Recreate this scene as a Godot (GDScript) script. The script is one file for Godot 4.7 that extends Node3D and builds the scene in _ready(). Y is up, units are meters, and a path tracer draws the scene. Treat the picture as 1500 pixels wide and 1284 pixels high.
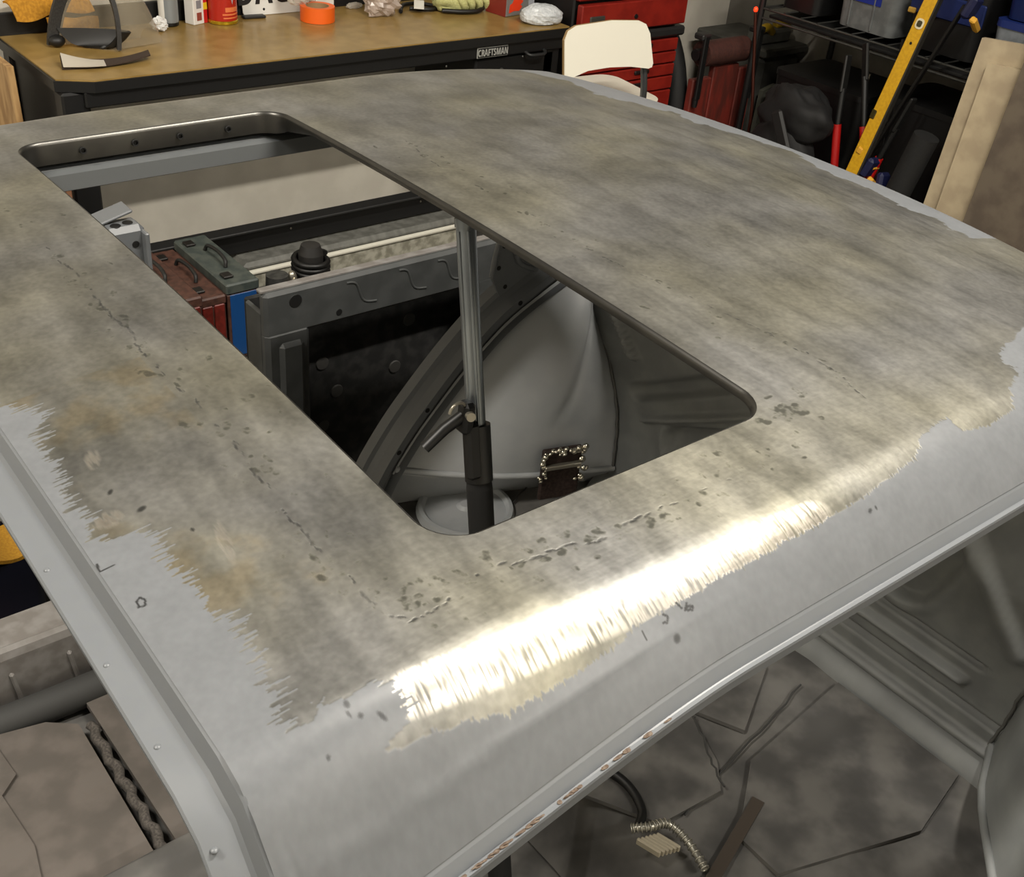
extends Node3D
# A garage: a bare-metal car roof with an open sunroof hole, seen from above the front corner of the car.
# Axes: +x runs to the rear of the car, -z to the work bench behind it, y is up. Metres.

var cam: Camera3D
var names := {}
var rng := RandomNumberGenerator.new()

# ------------------------------------------------------------------ camera, light, exposure
func setup_view():
	cam = Camera3D.new()
	cam.name = "camera"
	cam.fov = 42.57
	cam.near = 0.02
	cam.far = 60.0
	cam.transform = Transform3D(Basis(Vector3(0.78326, 0.08164, 0.61631), Vector3(0.28762, 0.83128, -0.47565), Vector3(-0.55116, 0.54982, 0.62763)).orthonormalized(), Vector3(0, 1.80, 0))
	add_child(cam)
	cam.current = true
	var e := Environment.new()
	e.background_mode = Environment.BG_COLOR
	e.background_color = Color(0.02, 0.02, 0.022)
	e.background_energy_multiplier = 0.2
	e.tonemap_mode = Environment.TONE_MAPPER_LINEAR
	e.tonemap_exposure = 2.3
	e.sdfgi_enabled = true
	e.ssao_enabled = true
	e.ssil_enabled = true
	var w := WorldEnvironment.new()
	w.name = "world_environment"
	w.environment = e
	add_child(w)
	ceiling_lamp(Vector3(1.62, 3.42, -0.38), 1.2, 6.2, "twin tube ceiling lamp above the car")
	ceiling_lamp(Vector3(1.40, 3.42, 1.75), 1.2, 3.4, "twin tube ceiling lamp at the garage's near wall")
	ceiling_lamp(Vector3(-1.20, 3.42, -1.20), 1.2, 5.2, "twin tube ceiling lamp beyond the front of the car")

func ceiling_lamp(at: Vector3, length: float, power: float, label: String):
	var t = thing("ceiling_lamp", label, "lamp", at, "tube lamps on the ceiling")
	var st = S()
	bx(st, Vector3(0, 0.05, 0), Vector3(length, 0.06, 0.16), 0.008)
	part(st, "housing", mat("lamp_housing", Color(0.85, 0.85, 0.83), 0.5), t)
	var g := StandardMaterial3D.new()
	g.albedo_color = Color(0.95, 0.93, 0.88)
	g.emission_enabled = true
	g.emission = Color(1.0, 0.972, 0.925)
	g.emission_energy_multiplier = 2.0
	for s in [-1, 1]:
		st = S()
		cyl(st, Vector3(-length / 2 + 0.02, 0, s * 0.04), Vector3(length / 2 - 0.02, 0, s * 0.04), 0.013, 0.013, 12)
		part(st, "lamp_tube", g, t)
	var l := AreaLight3D.new()
	l.name = "lamp_light"
	l.area_size = Vector2(length, 0.10)
	l.light_energy = power
	l.light_color = Color(1.0, 0.972, 0.925)
	l.shadow_enabled = true
	l.area_range = 12.0
	l.rotation_degrees.x = -90
	l.position = Vector3(0, -0.022, 0)
	t.add_child(l)

# ------------------------------------------------------------------ helpers
func numbered(n: String) -> String:
	names[n] = names.get(n, -1) + 1
	return n if names[n] == 0 else "%s_%03d" % [n, names[n]]

func thing(called: String, label: String, category: String, at := Vector3.ZERO, group := "", turn := 0.0) -> Node3D:
	var o := Node3D.new()
	o.name = numbered(called)
	add_child(o)
	o.position = at
	o.rotation.y = turn
	o.set_meta("label", label)
	o.set_meta("category", category)
	if group != "":
		o.set_meta("group", group)
	return o

func S() -> SurfaceTool:
	var st := SurfaceTool.new()
	st.begin(Mesh.PRIMITIVE_TRIANGLES)
	st.set_smooth_group(-1)
	return st

func part(st: SurfaceTool, called: String, m: Material, parent: Node, world := false) -> MeshInstance3D:
	st.generate_normals()
	st.index()
	var o := MeshInstance3D.new()
	o.mesh = st.commit()
	o.material_override = null
	o.mesh.surface_set_material(0, m)
	o.name = called
	if world:
		var n = parent
		var off := Vector3.ZERO
		while n != self and n is Node3D:
			off += n.position
			n = n.get_parent()
		o.position = -off
	parent.add_child(o, true)
	return o

# a thing of one mesh, mesh in coordinates about `at`
func single(st: SurfaceTool, called: String, m: Material, label: String, category: String, at := Vector3.ZERO, group := "", turn := 0.0) -> MeshInstance3D:
	var o = part(st, numbered(called), m, self)
	o.position = at
	o.rotation.y = turn
	o.set_meta("label", label)
	o.set_meta("category", category)
	if group != "":
		o.set_meta("group", group)
	return o

func struct(st: SurfaceTool, called: String, m: Material, label := "") -> MeshInstance3D:
	var o = part(st, called, m, self)
	o.set_meta("kind", "structure")
	if label != "":
		o.set_meta("label", label)
	return o

func tri(st: SurfaceTool, a: Vector3, b: Vector3, c: Vector3):
	st.add_vertex(a); st.add_vertex(b); st.add_vertex(c)

# counter-clockwise seen from outside; Godot's front faces run clockwise
func quad(st: SurfaceTool, a: Vector3, b: Vector3, c: Vector3, d: Vector3):
	tri(st, a, c, b); tri(st, a, d, c)

func bx(st: SurfaceTool, c: Vector3, s: Vector3, bev := 0.0, b := Basis()):
	bev = minf(bev, minf(s.x, minf(s.y, s.z)) * 0.45)
	if bev <= 0.0:
		hull8(st, c, s * 0.5, b)
		return
	st.set_smooth_group(-1)
	var h := s * 0.5
	var ax := [Vector3.RIGHT, Vector3.UP, Vector3.BACK]
	var P := func(sx, sy, sz, k):
		# vertex of corner (sx,sy,sz) belonging to the face normal to axis k
		var v := Vector3(sx * (h.x - bev), sy * (h.y - bev), sz * (h.z - bev))
		v[k] = [sx * h.x, sy * h.y, sz * h.z][k]
		return c + b * v
	for k in 3:
		var i := (k + 1) % 3
		var j := (k + 2) % 3
		for s1 in [-1, 1]:
			var q := []
			for w in [[-1, -1], [1, -1], [1, 1], [-1, 1]]:
				var sg := [0, 0, 0]
				sg[k] = s1; sg[i] = w[0]; sg[j] = w[1]
				q.append(P.call(sg[0], sg[1], sg[2], k))
			if s1 > 0: quad(st, q[0], q[1], q[2], q[3])
			else: quad(st, q[3], q[2], q[1], q[0])
		# edges along axis k
		for w in [[-1, -1], [1, -1], [1, 1], [-1, 1]]:
			var lo := [0, 0, 0]
			var hi := [0, 0, 0]
			lo[k] = -1; hi[k] = 1
			lo[i] = w[0]; hi[i] = w[0]; lo[j] = w[1]; hi[j] = w[1]
			var a = P.call(lo[0], lo[1], lo[2], i)
			var a2 = P.call(hi[0], hi[1], hi[2], i)
			var d2 = P.call(hi[0], hi[1], hi[2], j)
			var d = P.call(lo[0], lo[1], lo[2], j)
			if w[0] * w[1] > 0: quad(st, a, d, d2, a2)
			else: quad(st, a, a2, d2, d)
	for sx in [-1, 1]:
		for sy in [-1, 1]:
			for sz in [-1, 1]:
				var a = P.call(sx, sy, sz, 0)
				var q = P.call(sx, sy, sz, 1)
				var r = P.call(sx, sy, sz, 2)
				if sx * sy * sz > 0: tri(st, a, r, q)
				else: tri(st, a, q, r)

func hull8(st: SurfaceTool, c: Vector3, h: Vector3, b := Basis()):
	var v := []
	for i in 8:
		v.append(c + b * Vector3(h.x if i & 1 else -h.x, h.y if i & 2 else -h.y, h.z if i & 4 else -h.z))
	box8(st, v)

# eight corners, bit 0 = x, bit 1 = y, bit 2 = z
func box8(st: SurfaceTool, v: Array):
	st.set_smooth_group(-1)
	quad(st, v[4], v[5], v[7], v[6])
	quad(st, v[1], v[0], v[2], v[3])
	quad(st, v[5], v[1], v[3], v[7])
	quad(st, v[0], v[4], v[6], v[2])
	quad(st, v[6], v[7], v[3], v[2])
	quad(st, v[0], v[1], v[5], v[4])

func frame(dir: Vector3) -> Array:
	var up := Vector3.UP if absf(dir.normalized().y) < 0.95 else Vector3.RIGHT
	var u := dir.cross(up).normalized()
	return [u, u.cross(dir).normalized()]

func cyl(st: SurfaceTool, a: Vector3, b: Vector3, r0: float, r1: float, n := 14, caps := true):
	var fr := frame(b - a)
	st.set_smooth_group(1)
	for k in n:
		var t0 := TAU * k / n
		var t1 := TAU * (k + 1) / n
		var d0: Vector3 = fr[0] * cos(t0) + fr[1] * sin(t0)
		var d1: Vector3 = fr[0] * cos(t1) + fr[1] * sin(t1)
		quad(st, a + d0 * r0, b + d0 * r1, b + d1 * r1, a + d1 * r0)
	if caps:
		st.set_smooth_group(-1)
		for k in n:
			var t0 := TAU * k / n
			var t1 := TAU * (k + 1) / n
			var d0: Vector3 = fr[0] * cos(t0) + fr[1] * sin(t0)
			var d1: Vector3 = fr[0] * cos(t1) + fr[1] * sin(t1)
			tri(st, a, a + d1 * r0, a + d0 * r0)
			tri(st, b, b + d0 * r1, b + d1 * r1)

func tube(st: SurfaceTool, pts: Array, r: float, n := 8, closed := false):
	st.set_smooth_group(1)
	var m := pts.size()
	var rings := []
	var u := Vector3.ZERO
	for i in m:
		var p0: Vector3 = pts[(i - 1 + m) % m] if closed or i > 0 else pts[i]
		var p1: Vector3 = pts[(i + 1) % m] if closed or i < m - 1 else pts[i]
		var d := (p1 - p0).normalized()
		if i == 0: u = frame(d)[0]
		u = (u - d * u.dot(d)).normalized()
		var w := u.cross(d)
		var ring := []
		for k in n:
			ring.append(pts[i] + (u * cos(TAU * k / n) + w * sin(TAU * k / n)) * r)
		rings.append(ring)
	for i in (m if closed else m - 1):
		var a = rings[i]
		var b = rings[(i + 1) % m]
		for k in n:
			quad(st, a[k], b[k], b[(k + 1) % n], a[(k + 1) % n])
	if not closed:
		st.set_smooth_group(-1)
		for k in n:
			tri(st, pts[0], rings[0][(k + 1) % n], rings[0][k])
			tri(st, pts[m - 1], rings[m - 1][k], rings[m - 1][(k + 1) % n])

func spline(pts: Array, per := 6) -> Array:
	var out := []
	for i in pts.size() - 1:
		var p0: Vector3 = pts[maxi(i - 1, 0)]
		var p3: Vector3 = pts[mini(i + 2, pts.size() - 1)]
		for k in per:
			out.append(pts[i].cubic_interpolate(pts[i + 1], p0, p3, float(k) / per))
	out.append(pts[-1])
	return out

# profile of [radius, height] about the y axis
func lathe(st: SurfaceTool, o: Vector3, prof: Array, n := 24, b := Basis(), flat := false):
	for i in prof.size() - 1:
		st.set_smooth_group(-1 if flat else 1 + i % 30)
		for k in n:
			var c0 := Vector3(cos(TAU * k / n), 0, -sin(TAU * k / n))
			var c1 := Vector3(cos(TAU * (k + 1) / n), 0, -sin(TAU * (k + 1) / n))
			var a: Vector3 = o + b * (c0 * prof[i][0] + Vector3.UP * prof[i][1])
			var d: Vector3 = o + b * (c1 * prof[i][0] + Vector3.UP * prof[i][1])
			var a2: Vector3 = o + b * (c0 * prof[i + 1][0] + Vector3.UP * prof[i + 1][1])
			var d2: Vector3 = o + b * (c1 * prof[i + 1][0] + Vector3.UP * prof[i + 1][1])
			if prof[i][0] > 1e-6: tri(st, a, d2, d)
			if prof[i + 1][0] > 1e-6: tri(st, a, a2, d2)

func ball(st: SurfaceTool, c: Vector3, r: Vector3, nu := 12, nv := 8, b := Basis()):
	st.set_smooth_group(1)
	for i in nv:
		for k in nu:
			var f := func(ii, kk):
				var ph: float = PI * ii / nv
				var th: float = TAU * kk / nu
				return c + b * (Vector3(sin(ph) * cos(th), cos(ph), -sin(ph) * sin(th)) * r)
			quad(st, f.call(i, k), f.call(i + 1, k), f.call(i + 1, k + 1), f.call(i, k + 1))

# polygon (x, y) extruded along local z by depth (from -depth/2 to depth/2)
func prism(st: SurfaceTool, poly: PackedVector2Array, depth: float, xf := Transform3D()):
	if Geometry2D.is_polygon_clockwise(poly):
		pass
	else:
		poly.reverse()
	st.set_smooth_group(-1)
	var ix := Geometry2D.triangulate_polygon(poly)
	var h := depth / 2
	var p := func(i, z): return xf * Vector3(poly[i].x, poly[i].y, z)
	for k in range(0, ix.size(), 3):
		var a := poly[ix[k]]
		var b := poly[ix[k + 1]]
		var c := poly[ix[k + 2]]
		var ccw := (b - a).cross(c - a) > 0
		var t := [ix[k], ix[k + 1], ix[k + 2]] if ccw else [ix[k], ix[k + 2], ix[k + 1]]
		tri(st, p.call(t[0], h), p.call(t[2], h), p.call(t[1], h))
		tri(st, p.call(t[0], -h), p.call(t[1], -h), p.call(t[2], -h))
	var n := poly.size()
	var area := 0.0
	for i in n: area += poly[i].cross(poly[(i + 1) % n])
	for i in n:
		var j := (i + 1) % n
		if area > 0: quad(st, p.call(i, -h), p.call(j, -h), p.call(j, h), p.call(i, h))
		else: quad(st, p.call(i, h), p.call(j, h), p.call(j, -h), p.call(i, -h))

func rrect(w: float, h: float, r: float, n := 5, c := Vector2.ZERO) -> PackedVector2Array:
	var out := PackedVector2Array()
	for q in 4:
		var cc := Vector2((w / 2 - r) * [1, -1, -1, 1][q], (h / 2 - r) * [1, 1, -1, -1][q])
		for k in n + 1:
			var a := PI / 2 * (q + float(k) / n)
			out.append(c + cc + Vector2(cos(a), sin(a)) * r)
	return out

# surface f(u, v) -> Vector3, u, v in 0..1; smooth; thick > 0 closes it into a sheet of that thickness
func grid(st: SurfaceTool, nu: int, nv: int, f: Callable, thick := 0.0, uvs := false):
	st.set_smooth_group(1)
	var P := []
	for i in nu + 1:
		var row := []
		for j in nv + 1:
			row.append(f.call(float(i) / nu, float(j) / nv))
		P.append(row)
	for i in nu:
		for j in nv:
			if uvs:
				var q := [[i, j], [i + 1, j], [i + 1, j + 1], [i, j + 1]]
				for k in [0, 2, 1, 0, 3, 2]:
					st.set_uv(Vector2(float(q[k][0]) / nu, float(q[k][1]) / nv))
					st.add_vertex(P[q[k][0]][q[k][1]])
			else:
				quad(st, P[i][j], P[i + 1][j], P[i + 1][j + 1], P[i][j + 1])
	if thick > 0.0:
		var Q := []
		for i in nu + 1:
			var row := []
			for j in nv + 1:
				var du: Vector3 = P[mini(i + 1, nu)][j] - P[maxi(i - 1, 0)][j]
				var dv: Vector3 = P[i][mini(j + 1, nv)] - P[i][maxi(j - 1, 0)]
				row.append(P[i][j] - du.cross(dv).normalized() * thick)
			Q.append(row)
		st.set_smooth_group(2)
		for i in nu:
			for j in nv:
				quad(st, Q[i][j], Q[i][j + 1], Q[i + 1][j + 1], Q[i + 1][j])
		st.set_smooth_group(-1)
		for i in nu:
			quad(st, Q[i][0], Q[i + 1][0], P[i + 1][0], P[i][0])
			quad(st, P[i][nv], P[i + 1][nv], Q[i + 1][nv], Q[i][nv])
		for j in nv:
			quad(st, P[0][j], P[0][j + 1], Q[0][j + 1], Q[0][j])
			quad(st, Q[nu][j], Q[nu][j + 1], P[nu][j + 1], P[nu][j])

# profile (list of Vector2: side, up) swept along path; side directions given per point
func sweep(st: SurfaceTool, path: Array, sides: Array, prof: Array, closed := false, up := Vector3.UP):
	var n := path.size()
	for i in (n if closed else n - 1):
		var j := (i + 1) % n
		for k in prof.size() - 1:
			st.set_smooth_group(2 + k)
			var a: Vector3 = path[i] + sides[i] * prof[k].x + up * prof[k].y
			var b: Vector3 = path[j] + sides[j] * prof[k].x + up * prof[k].y
			var c: Vector3 = path[j] + sides[j] * prof[k + 1].x + up * prof[k + 1].y
			var d: Vector3 = path[i] + sides[i] * prof[k + 1].x + up * prof[k + 1].y
			quad(st, a, b, c, d)

func basis_yx(dir: Vector3) -> Basis:
	# local y along dir
	var y := dir.normalized()
	var f := frame(y)
	return Basis(f[0], y, f[0].cross(y)).orthonormalized()

var mats := {}
func mat(key: String, c: Color, rough := 0.6, metal := 0.0) -> StandardMaterial3D:
	if mats.has(key): return mats[key]
	var m := StandardMaterial3D.new()
	m.resource_name = key
	m.albedo_color = c
	m.roughness = rough
	m.metallic = metal
	mats[key] = m
	return m

# mottled material: colours from a to b by seamless noise, laid on by position; bump in centimetres
func mottled(key: String, a: Color, b: Color, freq := 0.02, size := 1.0, rough := 0.6, metal := 0.0, bump := 0.0, stretch := Vector3.ONE) -> StandardMaterial3D:
	if mats.has(key): return mats[key]
	var m := mat(key, Color.WHITE, rough, metal)
	var n := FastNoiseLite.new()
	n.seed = hash(key) % 1000
	n.noise_type = FastNoiseLite.TYPE_SIMPLEX_SMOOTH
	n.frequency = freq
	n.fractal_octaves = 5
	var im := n.get_seamless_image(256, 256)
	im.convert(Image.FORMAT_L8)
	var d := im.get_data()
	var o := PackedByteArray()
	o.resize(d.size() * 3)
	for i in d.size():
		var c := a.lerp(b, smoothstep(0.2, 0.8, d[i] / 255.0))
		o[i * 3] = int(c.r * 255); o[i * 3 + 1] = int(c.g * 255); o[i * 3 + 2] = int(c.b * 255)
	m.albedo_texture = ImageTexture.create_from_image(Image.create_from_data(256, 256, false, Image.FORMAT_RGB8, o))
	m.uv1_triplanar = true
	m.uv1_world_triplanar = true
	m.uv1_scale = stretch / size
	if bump != 0.0:
		m.heightmap_enabled = true
		m.heightmap_texture = ImageTexture.create_from_image(im)
		m.heightmap_scale = bump
	return m

const BARE := [0.166, -0.892, 0.191, -0.864, 0.206, -0.842, 0.217, -0.830, 0.204, -0.812, 0.199, -0.788, 0.197, -0.748, 0.195, -0.709, 0.193, -0.678, 0.190, -0.662, 0.198, -0.650, 0.217, -0.649, 0.229, -0.636, 0.223, -0.610, 0.227, -0.574, 0.231, -0.536, 0.236, -0.492, 0.230, -0.477, 0.225, -0.453, 0.221, -0.438, 0.223, -0.430, 0.233, -0.427, 0.242, -0.433, 0.245, -0.440, 0.249, -0.433, 0.262, -0.429, 0.282, -0.432, 0.288, -0.427, 0.288, -0.419, 0.291, -0.410, 0.287, -0.402, 0.272, -0.393, 0.284, -0.392, 0.304, -0.389, 0.334, -0.386, 0.364, -0.380, 0.392, -0.378, 0.422, -0.379, 0.460, -0.379, 0.477, -0.383, 0.517, -0.382, 0.555, -0.384, 0.573, -0.383, 0.617, -0.384, 0.678, -0.385, 0.733, -0.387, 0.799, -0.393, 0.835, -0.402, 0.852, -0.411, 0.878, -0.416, 0.894, -0.417, 0.892, -0.400, 0.927, -0.392, 0.990, -0.395, 1.006, -0.416, 1.035, -0.426, 1.064, -0.463, 1.149, -0.484, 1.295, -0.511, 1.415, -0.568, 1.479, -0.681, 1.370, -0.686, 1.385, -0.749, 1.385, -0.806, 1.402, -0.876, 1.392, -0.944, 1.433, -1.041, 1.417, -1.099, 1.392, -1.150, 1.368, -1.189, 1.383, -1.249, 1.342, -1.306, 1.308, -1.355]
const SEAM_FRONT := [0.321, -1.115, 0.322, -1.061, 0.322, -0.974, 0.318, -0.885, 0.320, -0.790, 0.318, -0.699, 0.317, -0.628, 0.312, -0.558, 0.313, -0.504, 0.316, -0.474, 0.329, -0.460, 0.343, -0.457]
const SEAM_NEAR := [0.343, -0.457, 0.387, -0.469, 0.416, -0.468, 0.450, -0.463, 0.485, -0.456, 0.520, -0.456, 0.559, -0.459, 0.666, -0.453]
const SEAM_REAR := [0.837, -1.236, 0.824, -1.122, 0.822, -1.017, 0.822, -0.913, 0.823, -0.819, 0.842, -0.709, 0.853, -0.640, 0.861, -0.601, 0.867, -0.561, 0.864, -0.516, 0.850, -0.468]
const GROUND_STRIP := [0.299, -0.414, 0.348, -0.407, 0.403, -0.402, 0.463, -0.398, 0.526, -0.393, 0.603, -0.394, 0.682, -0.390]
const TICK := [0.181, -0.634, 0.180, -0.626, 0.190, -0.626]
const RING := [0.189, -0.584, 0.192, -0.586, 0.194, -0.582, 0.192, -0.577, 0.188, -0.578, 0.189, -0.584]
const P1 := [0.472, -0.379, 0.472, -0.374]
const P2 := [0.494, -0.381, 0.497, -0.379, 0.494, -0.376, 0.491, -0.377]
const P3 := [0.509, -0.383, 0.511, -0.379]
const P4 := [0.517, -0.380, 0.513, -0.377, 0.519, -0.375, 0.521, -0.377, 0.515, -0.378]
const SPOTS := [0.258, -0.426, 0.256, -0.420, 0.274, -0.410, 0.262, -0.416, 0.742, -0.377, 0.734, -0.377, 0.496, -0.366, 0.233, -0.406, 0.218, -0.700, 0.229, -0.668, 0.249, -0.625]
const FAR_EDGE := [Vector2(1.33, -1.45), Vector2(1.2, -1.66), Vector2(0.5, -1.66), Vector2(0.24, -1.60), Vector2(0.21, -1.40), Vector2(0.20, -1.10), Vector2(0.17, -0.95)]
# ------------------------------------------------------------------ the roof panel
const ZC := -0.978
const HW := 0.632
const HOLE := Vector2(0.572, -0.9735)
const HOLE_HALF := Vector2(0.185, 0.4665)
const HOLE_R := 0.038
const X_FRONT := 0.180

func roof_y(x: float, z: float) -> float:
	var t := absf(z - ZC) / HW
	var y := 1.28 + 0.011 - 0.02 * t * t - 0.044 * pow(maxf(0.0, (t - 0.88) / 0.12), 2.1)
	if x < 0.4: y -= 0.35 * (0.4 - x) * (0.4 - x)
	if x > 0.95: y -= 0.2 * (x - 0.95) * (x - 0.95)
	if x < 0.55: y -= 0.045 * (1.0 - smoothstep(0.22, 0.55, x)) * smoothstep(0.86, 1.02, t)
	# faint pressed crease above the near drip rail
	y += 0.0013 * exp(-pow((t - 0.962) / 0.006, 2.0)) * (1.0 - smoothstep(0.42, 0.62, x))
	var xr := roof_rear(z)
	if x > xr - 0.06: y -= 9.0 * (x - xr + 0.06) * (x - xr + 0.06)
	return y

func roof_rear(z: float) -> float:
	var d := absf(z - ZC)
	return 1.515 - 0.30 * d * d - 2.2 * maxf(0.0, d - 0.5) * maxf(0.0, d - 0.5)

func hole_sd(p: Vector2) -> float:
	var q := (p - HOLE).abs() - HOLE_HALF + Vector2(HOLE_R, HOLE_R)
	return Vector2(maxf(q.x, 0), maxf(q.y, 0)).length() + minf(maxf(q.x, q.y), 0.0) - HOLE_R

func in_roof(p: Vector2) -> bool:
	return p.x >= X_FRONT and absf(p.y - ZC) <= HW and p.x <= roof_rear(p.y)

func roof_ring(a: float) -> Array:
	var d := Vector2(cos(a), sin(a))
	var lo := 0.0
	var hi := 1.0
	for i in 30:
		var m := (lo + hi) / 2
		if hole_sd(HOLE + d * m) < 0: lo = m
		else: hi = m
	var h := lo
	lo = 0.0; hi = 2.0
	for i in 30:
		var m := (lo + hi) / 2
		if in_roof(HOLE + d * m): lo = m
		else: hi = m
	return [h, lo, d]

func roof_uv(x: float, z: float) -> Vector2:
	return Vector2((x - 0.1) / 1.6, (z + 1.68) / 1.4)

func roof_mesh() -> ArrayMesh:
	var angles := []
	for k in 420: angles.append(TAU * k / 420.0)
	for c in [Vector2(X_FRONT, ZC - HW), Vector2(X_FRONT, ZC + HW)]:
		angles.append(fposmod((c - HOLE).angle(), TAU))
	for sx in [-1, 1]:
		for sz in [-1, 1]:
			for k in 9:
				var aa := PI / 2 * k / 8.0
				angles.append(fposmod(Vector2(sx * (HOLE_HALF.x - HOLE_R + HOLE_R * cos(aa)), sz * (HOLE_HALF.y - HOLE_R + HOLE_R * sin(aa))).angle(), TAU))
	angles.sort()
	var NR := 44
	var V := PackedVector3Array()
	var N := PackedVector3Array()
	var U := PackedVector2Array()
	var I := PackedInt32Array()
	for a in angles:
		var r = roof_ring(a)
		for k in NR + 1:
			var f := float(k) / NR
			var p: Vector2 = HOLE + r[2] * lerpf(r[0], r[1], f)
			V.append(Vector3(p.x, roof_y(p.x, p.y), p.y))
			var e := 0.002
			var gx := (roof_y(p.x + e, p.y) - roof_y(p.x - e, p.y)) / (2 * e)
			var gz := (roof_y(p.x, p.y + e) - roof_y(p.x, p.y - e)) / (2 * e)
			N.append(Vector3(-gx, 1, -gz).normalized())
			U.append(roof_uv(p.x, p.y))
	var m := angles.size()
	for i in m:
		var j := (i + 1) % m
		for k in NR:
			var a := i * (NR + 1) + k
			var b := j * (NR + 1) + k
			I.append_array([a, a + 1, b + 1, a, b + 1, b])
	var arr := []
	arr.resize(Mesh.ARRAY_MAX)
	arr[Mesh.ARRAY_VERTEX] = V
	arr[Mesh.ARRAY_NORMAL] = N
	arr[Mesh.ARRAY_TEX_UV] = U
	arr[Mesh.ARRAY_INDEX] = I
	var am := ArrayMesh.new()
	am.add_surface_from_arrays(Mesh.PRIMITIVE_TRIANGLES, arr)
	return am

const TW := 1536
const TH := 1344

func noise_bytes(sd: int, freq: float, w: int, h: int, oct := 4, kind := FastNoiseLite.TYPE_SIMPLEX_SMOOTH) -> PackedByteArray:
	var n := FastNoiseLite.new()
	n.seed = sd
	n.noise_type = kind
	n.frequency = freq
	n.fractal_octaves = oct
	var im := n.get_image(w, h)
	im.convert(Image.FORMAT_L8)
	if w != TW or h != TH: im.resize(TW, TH, Image.INTERPOLATE_CUBIC)
	return im.get_data()

func tex_px(x: float, z: float) -> Vector2:
	return Vector2((x - 0.1) / 1.6 * TW, (z + 1.68) / 1.4 * TH)

func stamp(buf: PackedByteArray, c: Vector2, rx: float, ry: float, ang: float, val: int):
	var R := int(ceil(maxf(rx, ry))) + 1
	var ca := cos(ang)
	var sa := sin(ang)
	for y in range(maxi(0, int(c.y) - R), mini(TH, int(c.y) + R + 1)):
		for x in range(maxi(0, int(c.x) - R), mini(TW, int(c.x) + R + 1)):
			var dx := x - c.x
			var dy := y - c.y
			var u := (dx * ca + dy * sa) / rx
			var v := (-dx * sa + dy * ca) / ry
			var q := 1.0 - u * u - v * v
			if q > 0:
				var i := y * TW + x
				buf[i] = maxi(buf[i], int(val * minf(1.0, q * 1.3)))

func pen(buf: PackedByteArray, pts: Array, w: float, val: int):
	for i in range(0, pts.size() - 2, 2):
		var a := tex_px(pts[i], pts[i + 1])
		var b := tex_px(pts[i + 2], pts[i + 3])
		var n := int(a.distance_to(b)) + 1
		for k in n + 1:
			stamp(buf, a.lerp(b, float(k) / n), w, w, 0, val)

func seam(dirt: PackedByteArray, pits: PackedByteArray, pts: Array, density: float, wide: float):
	for i in range(0, pts.size() - 2, 2):
		var a := tex_px(pts[i], pts[i + 1])
		var b := tex_px(pts[i + 2], pts[i + 3])
		var d := (b - a).normalized()
		var side := Vector2(-d.y, d.x)
		var n := int(a.distance_to(b) * density)
		var gap := 0
		var off := rng.randf_range(-2, 2)
		for k in n:
			off = clampf(off + rng.randf_range(-1.2, 1.2), -4, 4)
			var p := a.lerp(b, (k + rng.randf()) / n) + side * off
			if gap > 0: gap -= 1
			elif rng.randf() < 0.10: gap = rng.randi_range(4, 14)
			if gap == 0 and rng.randf() < 0.6:
				stamp(pits, p, rng.randf_range(1.5, 6), rng.randf_range(0.6, 1.5), d.angle() + rng.randf_range(-0.3, 0.3), rng.randi_range(120, 255))
			if rng.randf() < 0.35:
				stamp(dirt, p + side * rng.randfn(0, wide), rng.randf_range(3, 11), rng.randf_range(2, 6), d.angle() + rng.randf_range(-0.6, 0.6), rng.randi_range(40, 150))

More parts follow.
